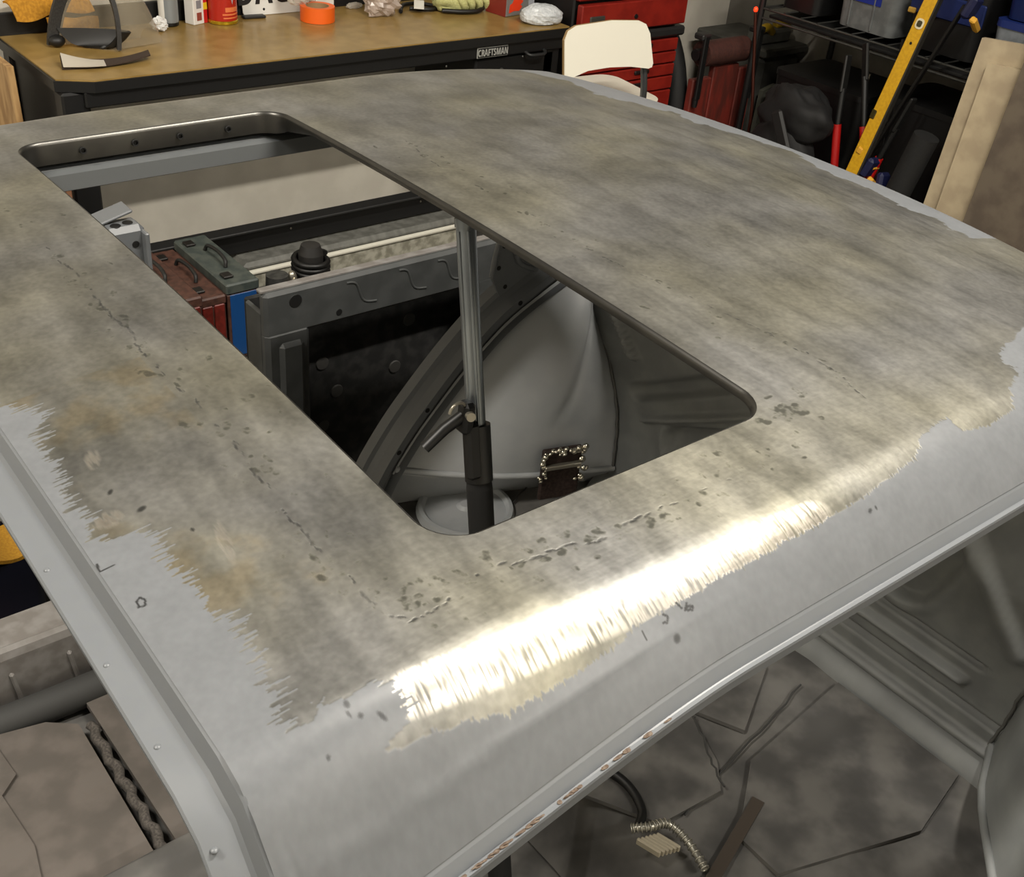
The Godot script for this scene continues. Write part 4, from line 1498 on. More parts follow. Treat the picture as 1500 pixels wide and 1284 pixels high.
	tube(st, spline([Vector3(-0.07, 0.008, 0.02), Vector3(-0.02, 0.012, -0.04), Vector3(0.05, 0.010, -0.05), Vector3(0.09, 0.008, 0.0), Vector3(0.05, 0.008, 0.03), Vector3(-0.02, 0.010, 0.0)], 6), 0.007, 8)
	part(st, "strap", mat("black_cable", Color.BLACK), t)
	st = S()
	bx(st, Vector3(0.015, 0.021, 0.005), Vector3(0.035, 0.002, 0.10), 0.0005, Basis(Vector3.UP, -0.6) * Basis(Vector3.RIGHT, 0.05))
	part(st, "paper_tag", mat("label_white", Color.WHITE), t)
	st = S()
	crumple(st, Vector3(0, 0.02, 0), Vector3(0.06, 0.03, 0.03), 40, 0.5)
	single(st, "brown_wrapper", mottled("kraft", Color(0.50, 0.38, 0.22), Color(0.60, 0.48, 0.30), 0.05, 0.1, 0.8), "crumpled brown wrapper against the back rail behind the strap", "wrapper", Vector3(2.27, BT, -3.46))
	# pale green gloves
	t = thing("work_gloves", "pair of pale yellow-green work gloves folded on the bench", "gloves", Vector3(2.462, BT + 0.002, -3.33))
	var gl := mottled("glove_green", Color(0.66, 0.66, 0.42), Color(0.76, 0.76, 0.54), 0.05, 0.1, 0.9)
	st = S()
	crumple(st, Vector3(0, 0.028, 0), Vector3(0.088, 0.045, 0.055), 21, 0.35, 30, 18, false, 1.2)
	part(st, "glove_palm", gl, t)
	for k in 4:
		st = S()
		tube(st, spline([Vector3(-0.055 + 0.032 * k, 0.055 - 0.006 * k, -0.01), Vector3(-0.03 + 0.034 * k, 0.062 - 0.006 * k, 0.03), Vector3(-0.01 + 0.034 * k, 0.035, 0.058), Vector3(0.0 + 0.033 * k, 0.016, 0.050)], 5), 0.0145, 10)
		part(st, "glove_finger", gl, t)
	st = S()
	tube(st, spline([Vector3(-0.085, 0.01, 0.04), Vector3(-0.02, 0.008, 0.07), Vector3(0.04, 0.008, 0.078), Vector3(0.085, 0.010, 0.05)], 5), 0.008, 8)
	part(st, "glove_cuff", mat("shield_black", Color.BLACK), t)
	# grey retail box with a red glove picture
	t = thing("retail_box", "grey patterned retail box with an orange picture at the bench's right end", "box", Vector3(2.632, BT, -3.235), "", 0.12)
	st = S()
	bx(st, Vector3(0, 0.075, 0), Vector3(0.14, 0.15, 0.10), 0.003)
	part(st, "carton", mottled("carton_grey", Color(0.40, 0.39, 0.38), Color(0.52, 0.51, 0.50), 0.2, 0.06, 0.5), t)
	st = S()
	bx(st, Vector3(-0.0705, 0.075, 0.0), Vector3(0.002, 0.148, 0.098), 0.0)
	part(st, "red_end", mat("carton_red", Color(0.50, 0.16, 0.12), 0.5), t)
	st = S()
	prism(st, PackedVector2Array([Vector2(-0.055, 0.012), Vector2(-0.03, 0.018), Vector2(-0.005, 0.016), Vector2(0.01, 0.030), Vector2(0.0, 0.036), Vector2(0.014, 0.048), Vector2(0.004, 0.052), Vector2(0.016, 0.066), Vector2(-0.012, 0.060), Vector2(-0.03, 0.064), Vector2(-0.04, 0.045), Vector2(-0.052, 0.040)]), 0.001, Transform3D(Basis(), Vector3(0, 0, 0.0505)))
	part(st, "orange_picture", mat("picture_orange", Color(0.88, 0.24, 0.10), 0.5), t)
	st = S()
	bx(st, Vector3(-0.028, 0.088, 0.0505), Vector3(0.016, 0.018, 0.001), 0.0)
	part(st, "white_square", mat("label_white", Color.WHITE), t)
	st = S()
	bx(st, Vector3(0.055, 0.075, 0.0505), Vector3(0.028, 0.146, 0.001), 0.0)
	part(st, "pale_side", mat("carton_pale", Color(0.62, 0.63, 0.66), 0.4), t)
	# white padded bag hanging over the corner
	st = S()
	crumple(st, Vector3(0, 0.026, 0), Vector3(0.092, 0.045, 0.062), 51, 0.30, 30, 16, true, 1.4)
	single(st, "bubble_bag", mottled("bag_white", Color(0.70, 0.72, 0.73), Color(0.84, 0.85, 0.86), 0.05, 0.12, 0.35), "white plastic packet at the bench's front right corner", "packet", Vector3(2.645, BT, -3.075), "", -0.3)
	# plywood offcut standing behind the bench's left leg
	st = S()
	bx(st, Vector3(0, 0.43, 0), Vector3(0.018, 0.86, 0.26), 0.002, Basis(Vector3.BACK, 0.02))
	single(st, "plywood_offcut", mottled("plywood", Color(0.55, 0.42, 0.26), Color(0.68, 0.55, 0.37), 0.03, 0.3, 0.75, 0.0, 0.0, Vector3(1, 0.2, 1)), "narrow plywood offcut standing beside the bench's left end", "board", Vector3(0.905, 0.0, -3.33))
	st = S()
	bx(st, Vector3(0, 0.33, 0), Vector3(0.014, 0.66, 0.15), 0.002)
	single(st, "plywood_offcut", mottled("plywood_red", Color(0.38, 0.24, 0.16), Color(0.47, 0.32, 0.22), 0.03, 0.3, 0.75, 0.0, 0.0, Vector3(1, 0.2, 1)), "short reddish board leaning in front of the bench's left leg", "board", Vector3(0.925, 0.0, -3.02))

func tool_cabinet():
	var red := mottled("cabinet_red", Color(0.46, 0.10, 0.07), Color(0.53, 0.13, 0.09), 0.02, 0.5, 0.4)
	var blk := mat("bench_black", Color.BLACK)
	var t = thing("rolling_cabinet", "red rolling tool cabinet with drawers to the right of the bench", "tool cabinet", Vector3(3.02, 0, -3.26))
	var st = S()
	bx(st, Vector3(3.02, 0.43, -3.26), Vector3(0.54, 0.70, 0.48), 0.006)
	part(st, "carcass", mat("cabinet_dark", Color(0.055, 0.05, 0.05), 0.5), t, true)
	var ys := [0.775, 0.725, 0.680, 0.633, 0.58, 0.50, 0.40, 0.26, 0.10]
	for k in ys.size() - 1:
		st = S()
		var h: float = ys[k] - ys[k + 1] - 0.006
		bx(st, Vector3(3.02, (ys[k] + ys[k + 1]) / 2, -3.012), Vector3(0.51, h, 0.02), 0.003)
		var d = part(st, "drawer", red, t, true)
		for x in [2.86, 3.10]:
			st = S()
			bx(st, Vector3(x, ys[k] - 0.018, -3.000), Vector3(0.075, 0.014, 0.010), 0.003)
			part(st, "pull", mat("pull_dark", Color(0.09, 0.05, 0.05), 0.5), d, true)
	st = S()
	bx(st, Vector3(3.02, 0.798, -3.255), Vector3(0.56, 0.035, 0.52), 0.008)
	part(st, "rubber_top", mat("grey_black", Color.BLACK), t, true)
	for x in [2.80, 3.24]:
		for z in [-3.06, -3.44]:
			st = S()
			cyl(st, Vector3(x - 0.014, 0.04, z), Vector3(x + 0.014, 0.04, z), 0.04, 0.04, 18)
			part(st, "caster", mat("black_rubber", Color.BLACK), t, true)
	t = thing("tool_chest", "red tool chest standing on the rolling cabinet", "tool chest", Vector3(3.02, 0.817, -3.26))
	st = S()
	bx(st, Vector3(3.02, 1.02, -3.265), Vector3(0.53, 0.405, 0.46), 0.006)
	part(st, "carcass", mat("cabinet_dark", Color.BLACK), t, true)
	var y2 := [1.215, 1.155, 1.095, 1.025, 0.930, 0.822]
	for k in y2.size() - 1:
		st = S()
		bx(st, Vector3(3.02, (y2[k] + y2[k + 1]) / 2, -3.025 + (0.02 if k == 4 else 0.0)), Vector3(0.525, y2[k] - y2[k + 1] - 0.010, 0.03), 0.004)
		var d = part(st, "drawer", red, t, true)
		st = S()
		bx(st, Vector3(2.83 if k == 4 else 2.90, y2[k + 1] + 0.055, -2.988 if k == 4 else -3.006), Vector3(0.07, 0.02, 0.008), 0.003)
		part(st, "latch", mat("dull_steel", Color.WHITE), d, true)
		st = S()
		lathe(st, Vector3(3.02, y2[k + 1] + 0.05, -2.991 if k == 4 else -3.01), [[0.009, 0.0], [0.008, 0.004], [0.0, 0.004]], 14, Basis(Vector3.RIGHT, PI / 2))
		part(st, "lock", blk, d, true)
	# black tyre leaning on the cabinet's right side
	st = S()
	var ring := []
	for k in 40: ring.append(Vector3(0, 0.42 + 0.37 * sin(TAU * k / 40), 0.20 * cos(TAU * k / 40)))
	tube(st, ring, 0.042, 16, true)
	single(st, "rubber_hoop", mat("tyre_black", Color(0.03, 0.03, 0.032), 0.7), "tall black rubber hoop standing against the right side of the red cabinet", "hoop", Vector3(3.345, -0.006, -3.22))

func stool():
	var t = thing("bar_stool", "folding bar stool with white seat and rounded white back", "stool", Vector3(2.47, 0, -2.64), "", -0.10)
	var wh := mat("stool_white", Color(0.86, 0.845, 0.79), 0.35)
	var edge := mat("stool_edge", Color(0.55, 0.45, 0.30), 0.5)
	var steel := mat("stool_steel", Color(0.36, 0.37, 0.38), 0.35, 0.7)
	# back: gently bowed panel
	var out := PackedVector2Array([Vector2(-0.160, -0.075), Vector2(-0.166, -0.068), Vector2(-0.170, 0.030), Vector2(-0.158, 0.055), Vector2(-0.130, 0.068), Vector2(0.0, 0.076), Vector2(0.100, 0.070), Vector2(0.130, 0.058), Vector2(0.148, 0.030), Vector2(0.168, -0.058), Vector2(0.164, -0.070), Vector2(0.150, -0.073), Vector2(0.08, -0.062), Vector2(0.0, -0.058), Vector2(-0.08, -0.062), Vector2(-0.140, -0.078)])
	var st = S()
	prism(st, out, 0.012, Transform3D(Basis(Vector3.RIGHT, -0.12), Vector3(-0.03, 0.945, 0.15)))
	part(st, "backrest", wh, t)
	st = S()
	var o2 := PackedVector2Array()
	for p in out: o2.append(p * 1.008)
	prism(st, o2, 0.008, Transform3D(Basis(Vector3.RIGHT, -0.12), Vector3(-0.03, 0.945, 0.149)))
	part(st, "backrest_edge", edge, t)
	st = S()
	prism(st, rrect(0.40, 0.30, 0.06, 8), 0.016, Transform3D(Basis(Vector3.RIGHT, -PI / 2 + 0.02), Vector3(0.05, 0.742, -0.03)))
	part(st, "seat", wh, t)
	st = S()
	var fr := []
	for p in rrect(0.385, 0.285, 0.055, 8): fr.append(Vector3(0.05 + p.x, 0.726, -0.03 + p.y))
	tube(st, fr, 0.010, 8, true)
	part(st, "seat_frame", steel, t)
	for sx in [-1, 1]:
		st = S()
		tube(st, spline([Vector3(-0.03 + sx * 0.13, 0.985, 0.133), Vector3(-0.02 + sx * 0.145, 0.86, 0.14), Vector3(0.0 + sx * 0.165, 0.70, 0.10), Vector3(0.02 + sx * 0.19, 0.30, -0.05), Vector3(0.03 + sx * 0.20, 0.012, -0.16)], 6), 0.011, 10)
		part(st, "front_leg", steel, t)
		st = S()
		tube(st, [Vector3(0.05 + sx * 0.17, 0.722, -0.06), Vector3(0.03 + sx * 0.18, 0.40, 0.06), Vector3(0.02 + sx * 0.19, 0.012, 0.20)], 0.011, 10)
		part(st, "rear_leg", steel, t)
	st = S()
	tube(st, [Vector3(-0.165, 0.25, -0.075), Vector3(0.215, 0.25, -0.075)], 0.009, 8)
	part(st, "foot_rest", steel, t)

func floor_pile():
	# grey car door shell standing on the floor beyond the car
	var gp := mottled("door_primer", Color(0.205, 0.213, 0.213), Color(0.245, 0.252, 0.252), 0.02, 0.5, 0.6)
	var t = thing("door_shell", "grey primed car door shell standing upright on the floor beyond the car", "car door", Vector3(1.30, 0, -2.02))
	var st = S()
	# frame round the big opening: four bars with a deep tray behind
	bx(st, Vector3(1.32, 0.63, -2.0), Vector3(0.64, 0.11, 0.03), 0.008)
	part(st, "upper_band", gp, t, true)
	st = S()
	bx(st, Vector3(1.055, 0.30, -2.0), Vector3(0.11, 0.58, 0.035), 0.010)
	part(st, "hinge_side", gp, t, true)
	st = S()
	bx(st, Vector3(1.60, 0.30, -2.0), Vector3(0.10, 0.58, 0.03), 0.008)
	part(st, "latch_side", gp, t, true)
	st = S()
	bx(st, Vector3(1.31, 0.05, -2.0), Vector3(0.66, 0.08, 0.03), 0.008)
	part(st, "lower_band", gp, t, true)
	st = S()
	bx(st, Vector3(1.325, 0.325, -2.08), Vector3(0.65, 0.63, 0.012), 0.004)
	part(st, "outer_skin", mottled("door_dark", Color(0.045, 0.047, 0.047), Color(0.14, 0.14, 0.135), 0.03, 0.4, 0.85), t, true)
	st = S()
	bx(st, Vector3(1.325, 0.686, -2.008), Vector3(0.655, 0.008, 0.020), 0.002)
	part(st, "top_edge", mottled("dusty_primer", Color.WHITE, Color.WHITE), t, true)
	for x in [1.005, 1.645]:
		st = S()
		bx(st, Vector3(x, 0.32, -2.04), Vector3(0.012, 0.63, 0.075), 0.004)
		part(st, "end_wall", gp, t, true)
	st = S()
	bx(st, Vector3(1.06, 0.30, -1.982), Vector3(0.06, 0.52, 0.02), 0.009)
	part(st, "hinge_channel", gp, t, true)
	for x in [1.25, 1.39, 1.50]:
		st = S()
		tube(st, spline([Vector3(x - 0.045, 0.668, -1.986), Vector3(x - 0.02, 0.66, -1.986), Vector3(x, 0.615, -1.986), Vector3(x + 0.035, 0.605, -1.986)], 5), 0.0035, 6)
		part(st, "pressed_rib", gp, t, true)
	for p in [[1.075, 0.655, 0.016], [1.185, 0.600, 0.008]]:
		st = S()
		lathe(st, Vector3(p[0], p[1], -1.985), [[p[2], 0.0], [p[2] * 0.95, 0.0012], [0.0, 0.0012]], 16, Basis(Vector3.RIGHT, PI / 2))
		part(st, "access_hole", mat("hole_dark", Color.BLACK), t, true)
	for p in [[1.44, 0.475], [1.19, 0.42], [1.19, 0.24], [1.35, 0.13], [1.23, 0.33], [1.40, 0.35]]:
		st = S()
		lathe(st, Vector3(p[0], p[1], -2.0735), [[0.018, 0.0], [0.016, 0.003], [0.0, 0.003]], 16, Basis(Vector3.RIGHT, PI / 2) * Basis(Vector3.UP, 0.2))
		part(st, "rubber_plug", mat("plug_grey", Color(0.20, 0.197, 0.19), 0.7), t, true)
	# grey post with round holes standing at the left
	t = thing("pillar_section", "grey primed steel post section with round holes standing beside the tool boxes", "car part", Vector3(0.70, 0, -1.96))
	st = S()
	bx(st, Vector3(0.70, 0.46, -1.96), Vector3(0.075, 0.92, 0.055), 0.010)
	var po = part(st, "post", primer, t, true)
	st = S()
	bx(st, Vector3(0.685, 0.928, -1.985), Vector3(0.085, 0.006, 0.05), 0.002, Basis(Vector3.BACK, 0.25))
	part(st, "bent_tab", primer, t, true)
	st = S()
	bx(st, Vector3(0.732, 0.80, -1.95), Vector3(0.008, 0.22, 0.075), 0.002)
	part(st, "side_flange", primer, t, true)
	for p in [Vector3(0.687, 0.9205, -1.950), Vector3(0.712, 0.9205, -1.955)]:
		st = S()
		lathe(st, p, [[0.010, 0.0], [0.0095, 0.0008], [0.0, 0.0008]], 16)
		part(st, "round_hole", mat("hole_dark", Color.BLACK), po, true)
	for p in [Vector3(0.700, 0.86, -1.932), Vector3(0.722, 0.82, -1.932), Vector3(0.715, 0.885, -1.932)]:
		st = S()
		lathe(st, p, [[0.007, 0.0], [0.0066, 0.0008], [0.0, 0.0008]], 14, Basis(Vector3.RIGHT, PI / 2))
		part(st, "round_hole", mat("hole_dark", Color.BLACK), po, true)
	# low crate that carries the tool boxes
	t = thing("low_crate", "low grey wooden crate under the row of tool boxes", "crate", Vector3(1.06, 0, -2.56))
	for k in 3:
		st = S()
		bx(st, Vector3(1.06, 0.045 + 0.088 * k, -2.385), Vector3(0.36, 0.082, 0.018), 0.003)
		part(st, "front_board", mottled("grey_wood", Color(0.36, 0.34, 0.31), Color(0.46, 0.44, 0.40), 0.03, 0.3, 0.85), t, true)
		st = S()
		bx(st, Vector3(1.06, 0.045 + 0.088 * k, -2.755), Vector3(0.36, 0.082, 0.018), 0.003)
		part(st, "back_board", mottled("grey_wood", Color.WHITE, Color.WHITE), t, true)
	for k in 4:
		st = S()
		bx(st, Vector3(1.06, 0.272, -2.415 - 0.104 * k), Vector3(0.36, 0.014, 0.096), 0.003)
		part(st, "top_board", mottled("grey_wood", Color.WHITE, Color.WHITE), t, true)
	for x in [0.90, 1.22]:
		st = S()
		bx(st, Vector3(x, 0.13, -2.57), Vector3(0.018, 0.26, 0.35), 0.003)
		part(st, "side_board", mottled("grey_wood", Color.WHITE, Color.WHITE), t, true)
	var teal := mottled("dull_teal", Color(0.20, 0.23, 0.22), Color(0.27, 0.29, 0.27), 0.03, 0.3, 0.6)
	var brown := mottled("box_brown", Color(0.22, 0.13, 0.10), Color(0.30, 0.19, 0.15), 0.03, 0.2, 0.6)
	tool_box(Vector3(1.156, 0.280, -2.565), Vector3(0.088, 0.222, 0.31), mat("end_blue", Color(0.07, 0.25, 0.46), 0.45), teal, brown, "tall tool box with blue end and teal lid", true)
	tool_box(Vector3(1.072, 0.280, -2.565), Vector3(0.070, 0.198, 0.31), mottled("end_red", Color(0.34, 0.10, 0.07), Color(0.42, 0.13, 0.10), 0.03, 0.2, 0.5), brown, brown, "narrow dark red tool box between the other two", false)
	tool_box(Vector3(0.985, 0.280, -2.55), Vector3(0.090, 0.225, 0.34), mottled("end_red", Color.WHITE, Color.WHITE), brown, brown, "bright red tool box nearest the grey post", false)
	# pale steel chest behind the door, with the coiled hose on it
	t = thing("steel_chest", "long pale steel chest with worn edges on the floor under the bench's lower rail", "chest", Vector3(1.84, 0, -3.03))
	var pale := mottled("pale_steel", Color(0.46, 0.45, 0.40), Color(0.62, 0.61, 0.56), 0.025, 0.3, 0.5)
	st = S()
	bx(st, Vector3(1.84, 0.125, -3.03), Vector3(0.82, 0.23, 0.20), 0.010)
	part(st, "chest_body", pale, t, true)
	st = S()
	bx(st, Vector3(1.84, 0.254, -3.035), Vector3(0.84, 0.03, 0.19), 0.012)
	part(st, "chest_lid", mottled("chest_lid_grey", Color(0.34, 0.34, 0.32), Color(0.42, 0.42, 0.40), 0.03, 0.3, 0.5), t, true)
	st = S()
	tube(st, [Vector3(1.43, 0.243, -2.932), Vector3(2.25, 0.243, -2.932)], 0.009, 8)
	part(st, "lid_bead", mat("pale_bead", Color(0.78, 0.77, 0.72), 0.35), t, true)
	for x in [1.48, 2.20]:
		st = S()
		bx(st, Vector3(x, 0.006, -3.03), Vector3(0.05, 0.012, 0.16), 0.004)
		part(st, "foot", mat("bench_black", Color.BLACK), t, true)
	# coiled black hose on its fitting, on a small compressor
	t = thing("small_compressor", "small grey compressor with silver fittings beside the tool boxes", "compressor", Vector3(1.39, 0, -2.52))
	st = S()
	cyl(st, Vector3(1.34, 0.20, -2.60), Vector3(1.34, 0.20, -2.42), 0.075, 0.075, 24)
	cyl(st, Vector3(1.30, 0.37, -2.50), Vector3(1.30, 0.45, -2.50), 0.034, 0.030, 20)
	bx(st, Vector3(1.37, 0.31, -2.52), Vector3(0.20, 0.138, 0.16), 0.015)
	part(st, "motor_housing", mottled("comp_grey", Color(0.17, 0.17, 0.165), Color(0.24, 0.24, 0.23), 0.03, 0.2, 0.5), t, true)
	for x in [1.29, 1.44]:
		st = S()
		bx(st, Vector3(x, 0.065, -2.52), Vector3(0.03, 0.13, 0.15), 0.006)
		part(st, "foot", mat("bench_black", Color.BLACK), t, true)
	st = S()
	ball(st, Vector3(1.345, 0.43, -2.50), Vector3(0.014, 0.022, 0.014), 14, 10)
	part(st, "brass_cap", mat("scraped_steel", Color.WHITE), t, true)
	st = S()
	tube(st, spline([Vector3(1.345, 0.43, -2.47), Vector3(1.352, 0.405, -2.462), Vector3(1.345, 0.375, -2.466)], 5), 0.010, 8)
	part(st, "silver_fitting", mat("weld_bright", Color.WHITE), t, true)
	t = thing("coiled_hose", "coil of black air hose standing on the compressor", "hose", Vector3(1.415, 0.3805, -2.52))
	st = S()
	lathe(st, Vector3.ZERO, [[0.0, 0.001], [0.034, 0.001], [0.034, 0.10], [0.026, 0.125], [0.0, 0.13]], 22)
	part(st, "hose_drum", mat("drum_grey", Color(0.13, 0.125, 0.12), 0.6), t)
	st = S()
	var helix := []
	for k in 97:
		var a := TAU * k / 24.0
		helix.append(Vector3(cos(a) * 0.046, 0.030 + 0.015 * k / 24.0, sin(a) * 0.046))
	tube(st, helix, 0.0085, 8)
	part(st, "hose_coil", mat("black_cable", Color.BLACK), t)

func tool_box(at: Vector3, size: Vector3, end: Material, lid: Material, body: Material, label: String, two: bool):
	var t = thing("tool_box", label, "tool box", at, "tool boxes in a row beyond the car")
	var st = S()
	bx(st, Vector3(0, size.y * 0.44, 0), Vector3(size.x, size.y * 0.86, size.z), 0.004)
	part(st, "body", body, t)
	st = S()
	bx(st, Vector3(0, size.y * 0.93, 0), Vector3(size.x + 0.004, size.y * 0.13, size.z + 0.004), 0.004)
	part(st, "lid", lid, t)
	if two:
		st = S()
		bx(st, Vector3(0, size.y * 0.46, size.z / 2 + 0.001), Vector3(size.x * 0.84, size.y * 0.80, 0.003), 0.001)
		part(st, "end_panel", end, t)
	else:
		for s in [-1, 1]:
			st = S()
			bx(st, Vector3(s * size.x * 0.23, size.y * 0.46, size.z / 2 + 0.001), Vector3(size.x * 0.40, size.y * 0.84, 0.006), 0.002)
			part(st, "end_panel", end, t)
	st = S()
	var y := size.y
	tube(st, spline([Vector3(0, y, 0.06), Vector3(0.004, y + 0.016, 0.05), Vector3(0.008, y + 0.020, 0.0), Vector3(0.004, y + 0.016, -0.05), Vector3(0, y, -0.06)], 5), 0.005, 8)
	part(st, "handle", mat("handle_dark", Color(0.07, 0.07, 0.065), 0.6), t)
	for z in [-0.11, 0.11]:
		st = S()
		bx(st, Vector3(-size.x * 0.25, y + 0.003, z), Vector3(0.026, 0.007, 0.03), 0.002)
		part(st, "latch", mat("latch_dark", Color(0.12, 0.11, 0.10), 0.5, 0.4), t)

func boards_and_tubs():
	# three dark red boards upright with a dark roll and clamps
	var redw := mottled("red_board", Color(0.30, 0.12, 0.09), Color(0.44, 0.14, 0.10), 0.03, 0.4, 0.6, 0.0, 0.0, Vector3(1, 0.25, 1))
	var i := 0
	for a in [[3.385, 0.105, 0.62, "left narrow"], [3.515, 0.145, 0.66, "broad middle"], [3.640, 0.09, 0.64, "right narrow"]]:
		var st = S()
		bx(st, Vector3(0, a[2] / 2, 0), Vector3(a[1], a[2], 0.03), 0.004)
		single(st, "red_board", redw, "%s dark red board of the three standing beside the cabinet" % a[3], "board", Vector3(a[0], 0, -2.96), "dark red boards standing on end")
	var t = thing("rolled_mat", "dark brown roll lying across the tops of the red boards", "roll", Vector3(3.50, 0.66, -2.96))
	var st = S()
	cyl(st, Vector3(3.37, 0.712, -2.96), Vector3(3.61, 0.712, -2.96), 0.048, 0.048, 24)
	part(st, "roll", mottled("roll_brown", Color(0.22, 0.12, 0.10), Color(0.28, 0.15, 0.12), 0.05, 0.2, 0.7), t, true)
	st = S()
	cyl(st, Vector3(3.335, 0.712, -2.96), Vector3(3.37, 0.712, -2.96), 0.022, 0.022, 14)
	part(st, "roll_core", mat("bench_black", Color.BLACK), t, true)
	for x in [3.345, 3.655]:
		t = thing("bar_clamp", "black clamp gripping the %s red board" % ("left" if x < 3.5 else "right"), "clamp", Vector3(x, 0.55, -2.93), "black clamps on the red boards")
		st = S()
		bx(st, Vector3(x, 0.67, -2.925), Vector3(0.026, 0.24, 0.014), 0.003)
		part(st, "bar", mat("bench_black", Color.BLACK), t, true)
		st = S()
		bx(st, Vector3(x, 0.785, -2.945), Vector3(0.05, 0.022, 0.05), 0.005)
		part(st, "jaw", mat("grey_black", Color.BLACK), t, true)
		st = S()
		cyl(st, Vector3(x, 0.555, -2.93), Vector3(x, 0.52, -2.93), 0.012, 0.010, 12)
		part(st, "screw_handle", mat("bench_black", Color.BLACK), t, true)
	# grey plastic bins and a pale board behind
	t = thing("grey_cabinet", "dark grey plastic cabinet with a flat lid behind the red boards", "cabinet", Vector3(3.92, 0, -3.22))
	var gp := mottled("dull_plastic", Color(0.24, 0.24, 0.22), Color(0.29, 0.29, 0.27), 0.02, 0.5, 0.7)
	st = S()
	bx(st, Vector3(3.995, 0.31, -3.24), Vector3(0.25, 0.62, 0.36), 0.02)
	part(st, "body", gp, t, true)
	st = S()
	bx(st, Vector3(3.995, 0.64, -3.24), Vector3(0.28, 0.035, 0.40), 0.008)
	part(st, "lid", gp, t, true)
	st = S()
	bx(st, Vector3(4.02, 0.50, -3.052), Vector3(0.022, 0.17, 0.01), 0.004)
	part(st, "handle_slot", mat("hole_dark", Color.BLACK), t, true)
	st = S()
	prism(st, PackedVector2Array([Vector2(-0.12, 0), Vector2(-0.10, 0.50), Vector2(-0.02, 0.52), Vector2(0.14, 0.22), Vector2(0.16, 0)]), 0.02)
	single(st, "pale_board", mottled("pale_board", Color(0.34, 0.34, 0.30), Color(0.40, 0.40, 0.36), 0.02, 0.5, 0.8), "pale board with a slanted edge leaning on the grey cabinet", "board", Vector3(3.95, 0.0, -3.02))
	t = thing("yellow_tool", "yellow grips of a tool lying on the grey cabinet's lid", "tool", Vector3(4.0, 0.658, -3.14))
	for p in [[-0.09, 0.03], [0.06, -0.01]]:
		st = S()
		tube(st, spline([Vector3(p[0] - 0.04, 0.06, p[1]), Vector3(p[0], 0.075, p[1] + 0.01), Vector3(p[0] + 0.045, 0.05, p[1])], 5), 0.018, 10)
		part(st, "yellow_grip", mat("grip_yellow", Color(0.62, 0.50, 0.08), 0.5), t)
	st = S()
	bx(st, Vector3(-0.02, 0.028, 0), Vector3(0.20, 0.056, 0.08), 0.01)
	part(st, "tool_case", gp, t)
	# thin rod with a glowing red tip
	t = thing("lighted_rod", "thin copper rod with a glowing red tip in front of the grey cabinet", "light", Vector3(3.50, 0, -2.80))
	st = S()
	tube(st, spline([Vector3(3.50, 0.002, -2.79), Vector3(3.50, 0.45, -2.765), Vector3(3.505, 0.70, -2.81), Vector3(3.50, 0.885, -2.845)], 6), 0.006, 8)
	part(st, "rod", mat("copper_dull", Color(0.26, 0.11, 0.07), 0.4, 0.5), t, true)
	var g := mat("tip_glow", Color(0.9, 0.2, 0.1), 0.4)
	g.emission_enabled = true
	g.emission = Color(1.0, 0.16, 0.05)
	g.emission_energy_multiplier = 1.6
	st = S()
	ball(st, Vector3(3.50, 0.893, -2.846), Vector3(0.008, 0.010, 0.008), 12, 8)
	part(st, "glowing_tip_light", g, t, true)
	var l := OmniLight3D.new()
	l.name = "tip_light"
	l.light_color = Color(1.0, 0.16, 0.05)
	l.light_energy = 0.0006
	l.light_size = 0.006
	l.omni_range = 8.0
	l.omni_attenuation = 2.0
	l.shadow_enabled = true
	l.position = Vector3(3.50, 0.893, -2.846) - t.position
	t.add_child(l)

